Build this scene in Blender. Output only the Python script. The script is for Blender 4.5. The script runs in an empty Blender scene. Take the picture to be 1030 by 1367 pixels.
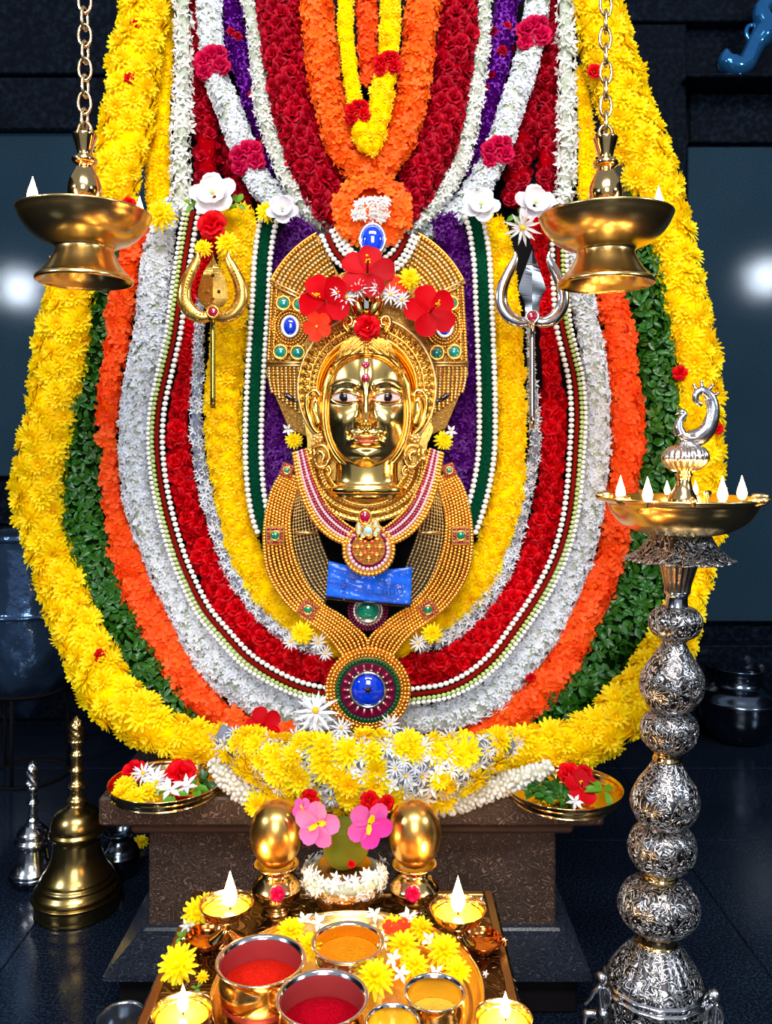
import bpy, math, random
import numpy as np
from mathutils import Vector, Matrix, Quaternion
random.seed(11)
RNG = np.random.default_rng(7)
PI = math.pi
SC = bpy.context.scene
COL = SC.collection

# ------------------------------------------------------------------ camera
F = 1130.0            # focal length in pixels of the 1030 x 1367 frame
HX, HY = 515.0, 600.0 # principal column, horizon row
cam_d = bpy.data.cameras.new('camera')
cam = bpy.data.objects.new('camera', cam_d)
COL.objects.link(cam)
cam.rotation_euler = (PI/2, 0, 0)
cam_d.sensor_fit = 'VERTICAL'
cam_d.sensor_height = 36.0
cam_d.lens = F/1367*36.0
cam_d.shift_y = -(683.5-HY)/1367
cam_d.clip_start = 0.02
SC.camera = cam

# ------------------------------------------------------------------ world, lights, exposure
SC.view_settings.view_transform = 'Standard'
SC.view_settings.look = 'None'
SC.view_settings.exposure = 0.0
SC.view_settings.gamma = 1.0
SC.view_settings.use_curve_mapping = False
w = bpy.data.worlds.new('world'); SC.world = w; w.use_nodes = True
w.node_tree.nodes['Background'].inputs[0].default_value = (0.72, 0.82, 1.0, 1)
w.node_tree.nodes['Background'].inputs[1].default_value = 0.34

def area(name, loc, target, sx, sy, power, col):
    d = bpy.data.lights.new(name, 'AREA'); d.shape = 'RECTANGLE'; d.size = sx; d.size_y = sy
    d.energy = power; d.color = col
    o = bpy.data.objects.new(name, d); COL.objects.link(o); o.location = loc
    o.rotation_euler = (Vector(target)-Vector(loc)).to_track_quat('-Z', 'Y').to_euler()
    return o
area('overhead_fill', (0.0, -0.5, 2.0), (0, 1.6, 0.1), 1.7, 0.5, 95, (1.0, 0.97, 0.92))  # added overhead fill behind the camera, for contrast on the gold
area('wall_lamp_light_left', (-2.64, -0.3, 1.16), (-0.1, 1.7, 0), 0.2, 0.2, 48, (0.75, 0.86, 1.0))
area('wall_lamp_light_right', (2.74, -0.3, 1.24), (0.1, 1.7, 0), 0.2, 0.2, 48, (0.75, 0.86, 1.0))
area('front_fill', (0.0, -2.2, 1.05), (0, 1.6, -0.1), 1.2, 1.6, 62, (0.92, 0.96, 1.0))  # added frontal fill, sized and raised for the highlight on the mask forehead

# ------------------------------------------------------------------ coordinates
def P(x, y, Y):
    return Vector(((x-HX)/F*Y, Y, (HY-y)/F*Y))
def on_plane(x, y, Z):
    Y = -Z*F/(y-HY)
    return Vector(((x-HX)/F*Y, Y, Z))
FLOOR = -0.96; TOPZ = -0.605; TABZ = -0.696; WALLY = 2.95

# ------------------------------------------------------------------ geometry store
class G:
    def __init__(s): s.v = []; s.f = []; s.m = []; s.n = 0
    def add(s, vf, mi=0, M=None):
        v, f = vf[0], vf[1]
        v = np.asarray(v, float).reshape(-1, 3)
        if M is not None:
            M = np.array(M)
            v = v @ M[:3, :3].T + M[:3, 3]
        s.v.append(v); s.f += [tuple(i+s.n for i in q) for q in f]; s.m += [mi]*len(f); s.n += len(v)
        return s
    def V(s): return np.concatenate(s.v) if s.v else np.zeros((0, 3))
    def mesh(s, name, mats, off=(0, 0, 0), smooth=True):
        me = bpy.data.meshes.new(name)
        me.from_pydata((s.V()-np.array(off)).tolist(), [], s.f)
        for m in mats: me.materials.append(m)
        if len(mats) > 1: me.polygons.foreach_set('material_index', s.m)
        if smooth: me.polygons.foreach_set('use_smooth', [True]*len(s.f))
        me.update()
        return me

def tagit(o, label=None, cat=None, group=None, kind=None):
    if label: o['label'] = label
    if cat: o['category'] = cat
    if group: o['group'] = group
    if kind: o['kind'] = kind
    return o
def thing(name, label, cat, loc=(0, 0, 0), group=None, rot=None):
    o = bpy.data.objects.new(name, None); o.empty_display_size = 0.01
    COL.objects.link(o); o.location = loc
    if rot: o.rotation_euler = rot
    return tagit(o, label, cat, group)
def part(name, g, mats, par=None, world=True, smooth=True, kind=None, label=None):
    """world=True: vertices in world coordinates, the parent chain is only translated"""
    if not isinstance(mats, (list, tuple)): mats = [mats]
    off = Vector((0, 0, 0))
    if par is not None and world:
        q = par
        while q is not None: off += q.location; q = q.parent
    me = g.mesh(name, mats, off, smooth)
    o = bpy.data.objects.new(name, me); COL.objects.link(o)
    if par is not None: o.parent = par
    return tagit(o, label, None, None, kind)
def single(name, g, mats, label, cat, loc, smooth=True, group=None, kind=None):
    if not isinstance(mats, (list, tuple)): mats = [mats]
    o = bpy.data.objects.new(name, g.mesh(name, mats, loc, smooth)); COL.objects.link(o); o.location = loc
    return tagit(o, label, cat, group, kind)
def structure(name, g, mats, smooth=False):
    if not isinstance(mats, (list, tuple)): mats = [mats]
    o = bpy.data.objects.new(name, g.mesh(name, mats, (0, 0, 0), smooth)); COL.objects.link(o)
    o['kind'] = 'structure'; return o

def lathe(prof, seg=40, mod=None, cx=0, cy=0, cz=0):
    vs = []; fs = []
    n = len(prof)
    for j, (r, z) in enumerate(prof):
        for i in range(seg):
            a = 2*PI*i/seg
            rr = r*(mod(a, z, j) if mod else 1)
            vs.append((cx+rr*math.cos(a), cy+rr*math.sin(a), cz+z))
    for j in range(n-1):
        for i in range(seg):
            k = (i+1) % seg
            fs.append((j*seg+i, j*seg+k, (j+1)*seg+k, (j+1)*seg+i))
    return vs, fs
def smooth_prof(pts, sub=4):
    return [tuple(p) for p in crom(np.array(pts, float), sub)]
def crom(p, sub):
    p = np.asarray(p, float); n = len(p); out = []
    for i in range(n-1):
        a = p[max(i-1, 0)]; b = p[i]; c = p[i+1]; d = p[min(i+2, n-1)]
        for k in range(sub):
            t = k/sub
            out.append(.5*((2*b)+(c-a)*t+(2*a-5*b+4*c-d)*t*t+(3*b-a-3*c+d)*t**3))
    out.append(p[-1]); return np.array(out)
def box(x0, x1, y0, y1, z0, z1, bev=0.0):
    if bev <= 0:
        v = [(x, y, z) for z in (z0, z1) for y in (y0, y1) for x in (x0, x1)]
        return v, [(0, 2, 3, 1), (4, 5, 7, 6), (0, 1, 5, 4), (2, 6, 7, 3), (0, 4, 6, 2), (1, 3, 7, 5)]
    b = bev; v = []; rings = []
    for (z, i) in ((z0, b), (z0+b, 0), (z1-b, 0), (z1, b)):
        s = len(v)
        X0, X1, Y0, Y1 = x0+i, x1-i, y0+i, y1-i
        c = b if i == 0 else b*.4
        v += [(X0+c, Y0, z), (X1-c, Y0, z), (X1, Y0+c, z), (X1, Y1-c, z), (X1-c, Y1, z), (X0+c, Y1, z), (X0, Y1-c, z), (X0, Y0+c, z)]
        rings.append(s)
    f = [tuple(range(7, -1, -1)), tuple(range(rings[3], rings[3]+8))]
    for a in range(3):
        for i in range(8):
            k = (i+1) % 8
            f.append((rings[a]+i, rings[a]+k, rings[a+1]+k, rings[a+1]+i))
    return v, f
def tube(path, rad, seg=8, closed=False, flat=None, caps=True):
    p = np.asarray([tuple(q) for q in path], float); n = len(p)
    r = np.full(n, rad, float) if np.isscalar(rad) else np.asarray(rad, float)
    if closed: T = np.roll(p, -1, 0)-np.roll(p, 1, 0)
    else: T = np.gradient(p, axis=0)
    T /= np.linalg.norm(T, axis=1)[:, None]+1e-12
    ref = np.array((0, 1., 0)) if abs(T[0][1]) < .9 else np.array((1., 0, 0))
    vs = []; fs = []
    u = ref-T[0]*ref.dot(T[0]); u /= np.linalg.norm(u)
    for i in range(n):
        u = u-T[i]*u.dot(T[i]); u /= np.linalg.norm(u)+1e-12
        b = np.cross(T[i], u)
        for k in range(seg):
            a = 2*PI*k/seg
            vs.append(p[i]+r[i]*(math.cos(a)*u*(flat or 1)+math.sin(a)*b))
    m = n if closed else n-1
    for i in range(m):
        j = (i+1) % n
        for k in range(seg):
            l = (k+1) % seg
            fs.append((i*seg+k, i*seg+l, j*seg+l, j*seg+k))
    if not closed and caps:
        fs.append(tuple(range(seg-1, -1, -1))); fs.append(tuple((n-1)*seg+k for k in range(seg)))
    return np.array(vs), fs
def ball(c, r, nu=10, nv=7, s=(1, 1, 1)):
    vs = [(c[0], c[1], c[2]-r*s[2])]; fs = []
    for j in range(1, nv):
        t = -PI/2+PI*j/nv
        for i in range(nu):
            a = 2*PI*i/nu
            vs.append((c[0]+r*s[0]*math.cos(t)*math.cos(a), c[1]+r*s[1]*math.cos(t)*math.sin(a), c[2]+r*s[2]*math.sin(t)))
    vs.append((c[0], c[1], c[2]+r*s[2])); L = len(vs)-1
    for i in range(nu):
        k = (i+1) % nu
        fs.append((0, 1+k, 1+i)); fs.append((L, L-nu+i, L-nu+k))
        for j in range(nv-2):
            a = 1+j*nu
            fs.append((a+i, a+k, a+nu+k, a+nu+i))
    return vs, fs
def extrude(poly, y0, y1, bev=0.0):
    """poly = world (x, z) list, front face at y0"""
    n = len(poly); c = np.mean(poly, 0)
    v = []
    pp = np.array(poly)
    inn = pp if bev == 0 else c+(pp-c)*(1-bev/np.maximum(np.linalg.norm(pp-c, axis=1), 1e-6))[:, None]
    for (q, y) in ((inn, y0), (pp, y0+bev), (pp, y1)):
        v += [(a, y, b) for a, b in q]
    f = [tuple(range(n)), tuple(range(3*n-1, 2*n-1, -1))]
    for s in (0, n):
        for i in range(n):
            k = (i+1) % n
            f.append((s+k, s+i, s+n+i, s+n+k))
    return v, f
def pxpoly(pts, Y): return [(P(x, y, Y)[0], P(x, y, Y)[2]) for x, y in pts]
def frame_n(n, spin=0.0):
    q = Vector(n).to_track_quat('Z', 'Y') @ Quaternion((0, 0, 1), spin)
    return q

# ------------------------------------------------------------------ materials
def mat(name):
    m = bpy.data.materials.new(name); m.use_nodes = True
    nt = m.node_tree; b = nt.nodes['Principled BSDF']
    return m, nt, b
def N(nt, t, **kw):
    n = nt.nodes.new(t)
    for k, v in kw.items(): setattr(n, k, v)
    return n
def L(nt, a, b): nt.links.new(a, b)
def mix(nt, fac, c1, c2):
    r = N(nt, 'ShaderNodeMixRGB')
    if hasattr(fac, 'is_linked') or hasattr(fac, 'links'): L(nt, fac, r.inputs[0])
    else: r.inputs[0].default_value = fac
    for i, c in ((1, c1), (2, c2)):
        if isinstance(c, tuple): r.inputs[i].default_value = (*c[:3], 1)
        else: L(nt, c, r.inputs[i])
    return r.outputs[0]
def flower_mat(name, c1, c2, trans=.3, rough=.55, spec=.3):
    m, nt, b = mat(name)
    g = N(nt, 'ShaderNodeNewGeometry'); oi = N(nt, 'ShaderNodeObjectInfo')
    ad = N(nt, 'ShaderNodeMath', operation='ADD'); L(nt, g.outputs['Random Per Island'], ad.inputs[0]); L(nt, oi.outputs['Random'], ad.inputs[1])
    hf = N(nt, 'ShaderNodeMath', operation='MULTIPLY'); L(nt, ad.outputs[0], hf.inputs[0]); hf.inputs[1].default_value = .5
    c = mix(nt, hf.outputs[0], c1, c2)
    L(nt, c, b.inputs['Base Color']); b.inputs['Roughness'].default_value = rough
    b.inputs['Specular IOR Level'].default_value = spec
    tr = N(nt, 'ShaderNodeBsdfTranslucent'); L(nt, c, tr.inputs[0])
    mx = N(nt, 'ShaderNodeMixShader'); mx.inputs[0].default_value = trans
    L(nt, b.outputs[0], mx.inputs[1]); L(nt, tr.outputs[0], mx.inputs[2])
    L(nt, mx.outputs[0], nt.nodes['Material Output'].inputs[0])
    return m
def plain(name, c, rough=.5, metal=0., spec=.5, noise=None, coat=0.):
    m, nt, b = mat(name)
    b.inputs['Base Color'].default_value = (*c, 1); b.inputs['Roughness'].default_value = rough
    b.inputs['Metallic'].default_value = metal; b.inputs['Specular IOR Level'].default_value = spec
    b.inputs['Coat Weight'].default_value = coat
    if noise:
        sc, amt, c2 = noise
        t = N(nt, 'ShaderNodeTexCoord'); n = N(nt, 'ShaderNodeTexNoise'); n.inputs['Scale'].default_value = sc; n.inputs['Detail'].default_value = 4
        L(nt, t.outputs['Object'], n.inputs['Vector'])
        r = N(nt, 'ShaderNodeValToRGB'); r.color_ramp.elements[0].position = .5-amt; r.color_ramp.elements[1].position = .5+amt
        L(nt, n.outputs[0], r.inputs[0]); L(nt, mix(nt, r.outputs[0], c, c2), b.inputs['Base Color'])
    return m
def engraved(name, c, cdark, rough, scale, strength, metal=1., dist=.004, kind='worm', edge=.10):
    """metal or wood with a fine scroll relief: distorted cell edges raised over a darker ground"""
    m, nt, b = mat(name)
    t = N(nt, 'ShaderNodeTexCoord')
    n3 = N(nt, 'ShaderNodeTexNoise'); n3.inputs['Scale'].default_value = scale*.62; n3.inputs['Detail'].default_value = 1.0; n3.inputs['Distortion'].default_value = .9
    L(nt, t.outputs['Object'], n3.inputs['Vector'])
    mm = N(nt, 'ShaderNodeMath', operation='MULTIPLY'); L(nt, n3.outputs[0], mm.inputs[0]); mm.inputs[1].default_value = 46.0
    vo = N(nt, 'ShaderNodeMath', operation='SINE'); L(nt, mm.outputs[0], vo.inputs[0])
    r = N(nt, 'ShaderNodeValToRGB'); r.color_ramp.elements[0].position = max(.0, 1-edge*5); r.color_ramp.elements[1].position = 1-edge
    r.color_ramp.elements[0].color = (0, 0, 0, 1); r.color_ramp.elements[1].color = (1, 1, 1, 1)
    L(nt, vo.outputs[0], r.inputs[0])
    L(nt, mix(nt, r.outputs[0], cdark, c), b.inputs['Base Color'])
    bp = N(nt, 'ShaderNodeBump'); bp.inputs['Strength'].default_value = strength; bp.inputs['Distance'].default_value = dist
    L(nt, r.outputs[0], bp.inputs['Height']); L(nt, bp.outputs[0], b.inputs['Normal'])
    b.inputs['Metallic'].default_value = metal; b.inputs['Roughness'].default_value = rough
    return m
def bumped(name, c, rough, metal, scale, strength, c2=None, dist=.002):
    m, nt, b = mat(name)
    t = N(nt, 'ShaderNodeTexCoord'); n = N(nt, 'ShaderNodeTexNoise'); n.inputs['Scale'].default_value = scale; n.inputs['Detail'].default_value = 3
    L(nt, t.outputs['Object'], n.inputs['Vector'])
    bp = N(nt, 'ShaderNodeBump'); bp.inputs['Strength'].default_value = strength; bp.inputs['Distance'].default_value = dist
    L(nt, n.outputs[0], bp.inputs['Height']); L(nt, bp.outputs[0], b.inputs['Normal'])
    b.inputs['Base Color'].default_value = (*c, 1); b.inputs['Roughness'].default_value = rough; b.inputs['Metallic'].default_value = metal
    if c2: L(nt, mix(nt, n.outputs[0], c, c2), b.inputs['Base Color'])
    if rough >= 1: b.inputs['Specular IOR Level'].default_value = .05
    return m
def granite(name, c1, c2, rough, sc=260, spec=.5):
    m, nt, b = mat(name); b.inputs['Specular IOR Level'].default_value = spec
    t = N(nt, 'ShaderNodeTexCoord'); n = N(nt, 'ShaderNodeTexNoise'); n.inputs['Scale'].default_value = sc; n.inputs['Detail'].default_value = 3
    L(nt, t.outputs['Object'], n.inputs['Vector'])
    r = N(nt, 'ShaderNodeValToRGB'); r.color_ramp.elements[0].position = .45; r.color_ramp.elements[1].position = .72
    L(nt, n.outputs[0], r.inputs[0])
    n2 = N(nt, 'ShaderNodeTexNoise'); n2.inputs['Scale'].default_value = 3; L(nt, t.outputs['Object'], n2.inputs['Vector'])
    mu = N(nt, 'ShaderNodeMath', operation='MULTIPLY'); L(nt, r.outputs[0], mu.inputs[0]); L(nt, n2.outputs[0], mu.inputs[1])
    L(nt, mix(nt, mu.outputs[0], c1, c2), b.inputs['Base Color'])
    b.inputs['Roughness'].default_value = rough
    bp = N(nt, 'ShaderNodeBump'); bp.inputs['Strength'].default_value = .06; bp.inputs['Distance'].default_value = .001
    L(nt, n.outputs[0], bp.inputs['Height']); L(nt, bp.outputs[0], b.inputs['Normal'])
    return m
M = {}
M['yellow'] = flower_mat('chrysanthemum_yellow', (1.0, .86, .0), (1.0, .70, .0), .38)
M['yellow_c'] = flower_mat('chrysanthemum_heart', (1.0, .66, .0), (1.0, .55, .0), .2)
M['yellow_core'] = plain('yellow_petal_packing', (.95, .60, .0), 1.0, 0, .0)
M['yellow2'] = flower_mat('marigold_yellow', (1.0, .82, .0), (1.0, .64, .0), .38)
M['orange'] = flower_mat('crossandra_orange', (1.0, .17, .012), (1.0, .085, .008), .38)
M['orange2'] = flower_mat('orange_blossom', (1.0, .24, .01), (1.0, .13, .006), .38)
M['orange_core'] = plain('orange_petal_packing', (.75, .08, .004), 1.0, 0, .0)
M['red'] = flower_mat('rose_red', (.74, .0, .006), (.42, .0, .004), .15, .5, .1)
M['crimson'] = flower_mat('rose_crimson', (.50, .0, .014), (.27, .0, .010), .15, .5, .12)
M['magenta'] = flower_mat('rose_magenta', (.62, .0, .06), (.40, .0, .04), .2, .5, .15)
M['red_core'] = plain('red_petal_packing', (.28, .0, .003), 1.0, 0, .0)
M['white'] = flower_mat('jasmine_white', (.86, .87, .90), (.74, .77, .82), .3)
M['magn'] = flower_mat('magnolia_white', (.80, .78, .80), (.58, .56, .62), .2)  # the darker second tone puts shading into the petal colour
M['cream'] = flower_mat('tuberose_cream', (.86, .84, .76), (.80, .80, .78), .3)
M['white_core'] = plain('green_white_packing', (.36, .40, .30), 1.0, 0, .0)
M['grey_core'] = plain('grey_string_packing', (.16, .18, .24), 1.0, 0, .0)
M['purple'] = flower_mat('statice_purple', (.34, .03, .66), (.16, .01, .36), .25)
M['purple_d'] = flower_mat('statice_deep_purple', (.14, .006, .25), (.06, .002, .12), .15)
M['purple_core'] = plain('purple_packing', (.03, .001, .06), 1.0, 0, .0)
M['leaf'] = flower_mat('basil_leaf', (.03, .17, .01), (.01, .075, .005), .2, .35, .5)
M['leaf2'] = flower_mat('pale_leaf', (.16, .38, .02), (.08, .26, .015), .3, .4)
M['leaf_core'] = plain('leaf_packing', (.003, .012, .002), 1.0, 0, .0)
M['pink'] = flower_mat('orchid_pink', (.85, .26, .52), (.50, .02, .30), .2, .5, .15)
M['hib'] = flower_mat('hibiscus_red', (.78, .0, .006), (.32, .0, .004), .18, .5, .08)  # the deep second red stands in for shading on the petals
M['hibo'] = flower_mat('hibiscus_coral', (.88, .05, .012), (.8, .03, .01), .2, .5, .1)
M['green_v'] = bumped('green_velvet', (.0, .07, .028), 1.0, 0, 190, 1.0, (.0, .008, .004), .006)
M['red_v'] = bumped('red_velvet_cord', (.16, .004, .002), 1.0, 0, 300, .4)
M['lime'] = flower_mat('lime_buds', (.45, .60, .12), (.65, .75, .35), .2)
M['ltgreen_v'] = bumped('dark_green_cord', (.02, .05, .008), 1.0, 0, 300, .4)
M['pearl'] = plain('pearl_bud', (.86, .86, .80), .35)
M['gold'] = bumped('polished_gold', (1.0, .60, .13), .14, 1, 14, .12, None, .002)
M['goldm'] = bumped('mirror_gold', (1.0, .66, .20), .17, 1, 6, .03)
M['goldb'] = plain('gold_beads', (1.0, .52, .10), .28, 1)
M['goldb2'] = plain('pale_gold_beads', (.95, .66, .26), .32, 1)
M['golde'] = engraved('embossed_gold', (1.0, .68, .18), (.85, .48, .10), .24, 190, 1.0, dist=.002)
M['brass'] = bumped('brass', (.95, .64, .25), .24, 1, 8, .1, (.80, .50, .16))
M['brassd'] = bumped('aged_brass', (.50, .34, .11), .24, 1, 12, .15, (.33, .22, .07))
M['silver'] = plain('polished_silver', (.78, .78, .80), .14, 1)
M['silvere'] = engraved('filigree_silver', (.88, .87, .87), (.05, .045, .05), .33, 120, .7, dist=.003, edge=.2)
M['silverr'] = bumped('worn_silver', (.62, .62, .66), .25, 1, 60, .5, (.35, .35, .38))
M['steel'] = plain('dark_steel', (.17, .21, .27), .18, 1)
M['wood'] = engraved('carved_wood', (.17, .095, .062), (.036, .019, .013), .42, 88, .8, metal=0, dist=.002, edge=.07)
M['woodp'] = bumped('dark_wood_moulding', (.085, .04, .025), .35, 0, 40, .3, (.05, .025, .018))
M['stonep'] = engraved('carved_black_stone', (.03, .04, .065), (.009, .012, .02), .3, 95, .6, metal=0, dist=.002, edge=.07)
M['floor'] = granite('black_granite_floor', (.0028, .0048, .011), (.03, .05, .085), .16, 200, .14)
M['joint'] = plain('pale_tile_joint', (.05, .07, .10), .6)
M['panel'] = granite('blue_black_granite', (.010, .026, .043), (.045, .09, .135), .09, 330, .07)
M['black'] = granite('black_granite', (.0022, .0035, .007), (.012, .02, .035), .14, 60, .12)
M['idol'] = plain('black_stone', (.005, .004, .005), .9, 0, .1)
M['blueglaze'] = bumped('blue_glaze', (.015, .13, .38), .10, .75, 20, .3, (.05, .25, .55))
M['bluepot'] = bumped('dark_blue_metal', (.05, .10, .21), .12, .8, 22, .6, (.10, .18, .32), .008)
M['ruby'] = plain('ruby', (.30, .0, .03), .08, 0, .8, coat=1)
M['emerald'] = plain('emerald', (.0, .19, .11), .08, 0, .8, coat=1)
M['teal'] = plain('teal_stone', (.0, .25, .22), .1, 0, .8, coat=1)
M['sapphire'] = plain('sapphire', (.0, .035, .62), .06, 0, .8, coat=1)
M['maroon'] = plain('maroon_enamel', (.085, .0, .02), .3, 0, .3, coat=.0)
M['greenen'] = plain('green_enamel', (.0, .07, .02), .3, 0, .4, coat=.0)
M['opal'] = plain('opal', (.35, .55, .70), .15, 0, .7)
M['blueplastic'] = bumped('blue_plastic', (.004, .09, .80), .16, 0, 26, .8, (.02, .16, .85), .01)
M['ink'] = plain('dark_blue_ink', (.0, .015, .12), .5)
M['white_eye'] = plain('enamel_white', (.55, .48, .45), .2)
M['iris'] = plain('black_iris', (.012, .003, .004), .05)
M['lip'] = plain('red_lip_enamel', (.38, .02, .02), .3)
M['kumkum'] = bumped('orange_red_powder', (.86, .022, .006), 1, 0, 420, 1.0, (.55, .006, .004), .004)
M['crimsonp'] = bumped('crimson_powder', (.50, .0, .012), 1, 0, 300, 1.0, (.30, .0, .006), .004)
M['turmeric'] = bumped('turmeric_powder', (.90, .33, .008), .95, 0, 420, 1.0, (.68, .20, .004), .004)
M['sandal'] = bumped('sandal_paste', (.80, .48, .03), .8, 0, 300, .8, (.6, .35, .02), .003)
M['oil'] = plain('lamp_oil', (.95, .62, .03), .06, 0, .6)
M['wick'] = plain('charred_wick', (.01, .008, .006), .9)
M['coconut'] = bumped('green_coconut', (.05, .12, .01), 1.0, 0, 30, .3, (.16, .11, .012))
M['copper'] = bumped('copper_tray', (.72, .24, .06), .15, 1, 10, .15)
for q_ in ('kumkum', 'crimsonp', 'turmeric'): M[q_].node_tree.nodes['Principled BSDF'].inputs['Specular IOR Level'].default_value = .05
def flame_mat():
    m = bpy.data.materials.new('flame'); m.use_nodes = True; nt = m.node_tree; nt.nodes.clear()
    out = N(nt, 'ShaderNodeOutputMaterial'); e = N(nt, 'ShaderNodeEmission'); tr = N(nt, 'ShaderNodeBsdfTransparent')
    lw = N(nt, 'ShaderNodeLayerWeight'); lw.inputs[0].default_value = .35
    L(nt, mix(nt, lw.outputs['Facing'], (1, .86, .55), (1, .42, .08)), e.inputs[0]); e.inputs[1].default_value = 11
    ad = N(nt, 'ShaderNodeAddShader'); L(nt, e.outputs[0], ad.inputs[0]); L(nt, tr.outputs[0], ad.inputs[1]); L(nt, ad.outputs[0], out.inputs[0])
    return m
M['flame'] = flame_mat()

# ------------------------------------------------------------------ the setting
def build_setting():
    g = G(); g.add(box(-3.2, 3.2, -2.6, WALLY+.2, FLOOR-.08, FLOOR-.006)); fl = structure('floor', g, M['joint'])
    xs = [-3.2, -2.13, -.71, .70, 2.12, 3.2]; ys = [-2.6, -.9, -.16, .58, 1.33, 2.08, 2.55, WALLY]
    for i in range(5):
        for j in range(7):
            g = G(); g.add(box(xs[i]+.0012, xs[i+1]-.0012, ys[j]+.0012, ys[j+1]-.0012, FLOOR-.02, FLOOR, .0015))
            part('tile', g, M['floor'], fl, smooth=False)
    def zz(y, Y=WALLY): return (HY-y)/F*Y
    def xx(x, Y=WALLY): return (x-HX)/F*Y
    g = G(); g.add(box(-3.2, 3.2, WALLY, WALLY+.2, FLOOR, 2.2)); wb = structure('wall_back', g, M['black'])
    def slab(x0, x1, y0, y1, t, m, nm='stone_panel'):
        Y = WALLY-t
        g = G(); g.add(box(xx(x0, Y), xx(x1, Y), Y, WALLY+.01, zz(y1, Y), zz(y0, Y), .004)); part(nm, g, M[m], wb, smooth=False)
    slab(-330, 480, 176, 636, .05, 'panel')
    slab(-330, 480, 640, 700, .02, 'black'); slab(-330, 480, 760, 960, .03, 'black')
    slab(-330, 480, 103, 172, .09, 'black', 'stone_ledge'); slab(-330, 480, -60, 98, .06, 'black')
    slab(918, 1500, 196, 830, .05, 'panel'); slab(918, 1500, 836, 858, .02, 'black')
    slab(600, 1500, 862, 964, .10, 'black', 'stone_ledge'); slab(838, 916, 32, 858, .10, 'black', 'stone_pilaster')
    slab(838, 1500, -60, 28, .06, 'black'); slab(921, 1500, 103, 190, .03, 'black')
    slab(918, 1500, 97, 102, .17, 'black', 'stone_shelf')
    g = G(); g.add(box(-3.3, -3.2, -2.6, WALLY+.2, FLOOR, 2.2)); structure('wall_left', g, M['black'])
    g = G(); g.add(box(3.2, 3.3, -2.6, WALLY+.2, FLOOR, 2.2)); structure('wall_right', g, M['black'])
build_setting()

# ------------------------------------------------------------------ carved plinth, stone idol
def build_plinth():
    t = thing('carved_plinth', 'dark carved wooden plinth with overhanging top slab under the whole garlanded idol', 'pedestal', (-.06, 1.75, FLOOR))
    def bx(nm, x0, x1, y0, z0, z1, m, bev=.004):
        g = G(); g.add(box(x0, x1, y0, 2.15, z0, z1, bev)); return part(nm, g, M[m], t, smooth=False)
    bx('top_slab', -.4995, .3786, 1.47, TOPZ-.050, TOPZ, 'wood')
    bx('moulding', -.47, .352, 1.495, TOPZ-.062, TOPZ-.050, 'woodp'); bx('moulding', -.456, .335, 1.505, TOPZ-.080, TOPZ-.062, 'woodp', .006)
    bx('body', -.429, .307, 1.53, -.862, TOPZ-.080, 'wood')
    bx('moulding', -.437, .316, 1.515, -.872, -.858, 'stonep')
    # sloping skirt, rim and foot
    g = G()
    a = [(-.445, 1.505), (.322, 1.505), (.322, 2.15), (-.445, 2.15)]; b = [(-.475, 1.42), (.346, 1.42), (.346, 2.2), (-.475, 2.2)]
    v = [(x, y, -.866) for x, y in a]+[(x, y, -.884) for x, y in b]+[(x, y, -.893) for x, y in b]
    f = [(3, 2, 1, 0)]+[(s+i, s+(i+1) % 4, s+4+(i+1) % 4, s+4+i) for s in (0, 4) for i in range(4)]
    g.add((v, [tuple(reversed(q)) for q in f])); part('skirt', g, M['stonep'], t, smooth=False)
    bx('foot', -.455, .326, 1.44, FLOOR, -.893, 'idol')
    out = [(245, -160), (240, 0), (226, 280), (150, 400), (105, 600), (110, 750), (165, 880), (240, 960), (300, 982), (690, 982),
           (750, 960), (815, 880), (872, 750), (885, 600), (862, 420), (790, 280), (768, 0), (760, -160)]
    g = G(); g.add(extrude(list(reversed(pxpoly(out, 1.84))), 1.84, 2.02, .015))
    single('stone_idol', g, M['idol'], 'black stone idol body hidden behind the rows of garlands', 'statue', (-.04, 1.93, TOPZ), smooth=False)
build_plinth()

# ------------------------------------------------------------------ petals and flowers (unit radius, +Z up)
def petal(Lp, W, az, e0, e1, r0=.05, z0=0., ts=(0, .55, 1), ws=(.35, 1, 0), cup=.2, tw=0.):
    ca, sa = math.cos(az), math.sin(az)
    out = np.array((ca, sa, 0.)); side = np.array((-sa, ca, 0.)); up = np.array((0, 0, 1.))
    c = out*r0+up*z0; vs = []; fs = []; prev = None; pt = 0
    for t, wv in zip(ts, ws):
        e = e0+(e1-e0)*t
        d = out*math.cos(e)+up*math.sin(e)
        c = c+d*(t-pt)*Lp; pt = t
        nn = up*math.cos(e)-out*math.sin(e)
        s = side*math.cos(tw*t)+nn*math.sin(tw*t)
        i = len(vs)
        if wv <= 0:
            vs.append(c); cur = (i,)
        else:
            h = W*wv*.5
            vs += [c-s*h, c-nn*cup*W*wv, c+s*h]; cur = (i, i+1, i+2)
        if prev:
            if len(cur) == 3: fs += [(prev[0], prev[1], cur[1]), (prev[0], cur[1], cur[0]), (prev[1], prev[2], cur[2]), (prev[1], cur[2], cur[1])]
            else: fs += [(prev[0], prev[1], cur[0]), (prev[1], prev[2], cur[0])]
        prev = cur
    return np.array(vs), fs
def R(a, b): return random.uniform(a, b)
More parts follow.
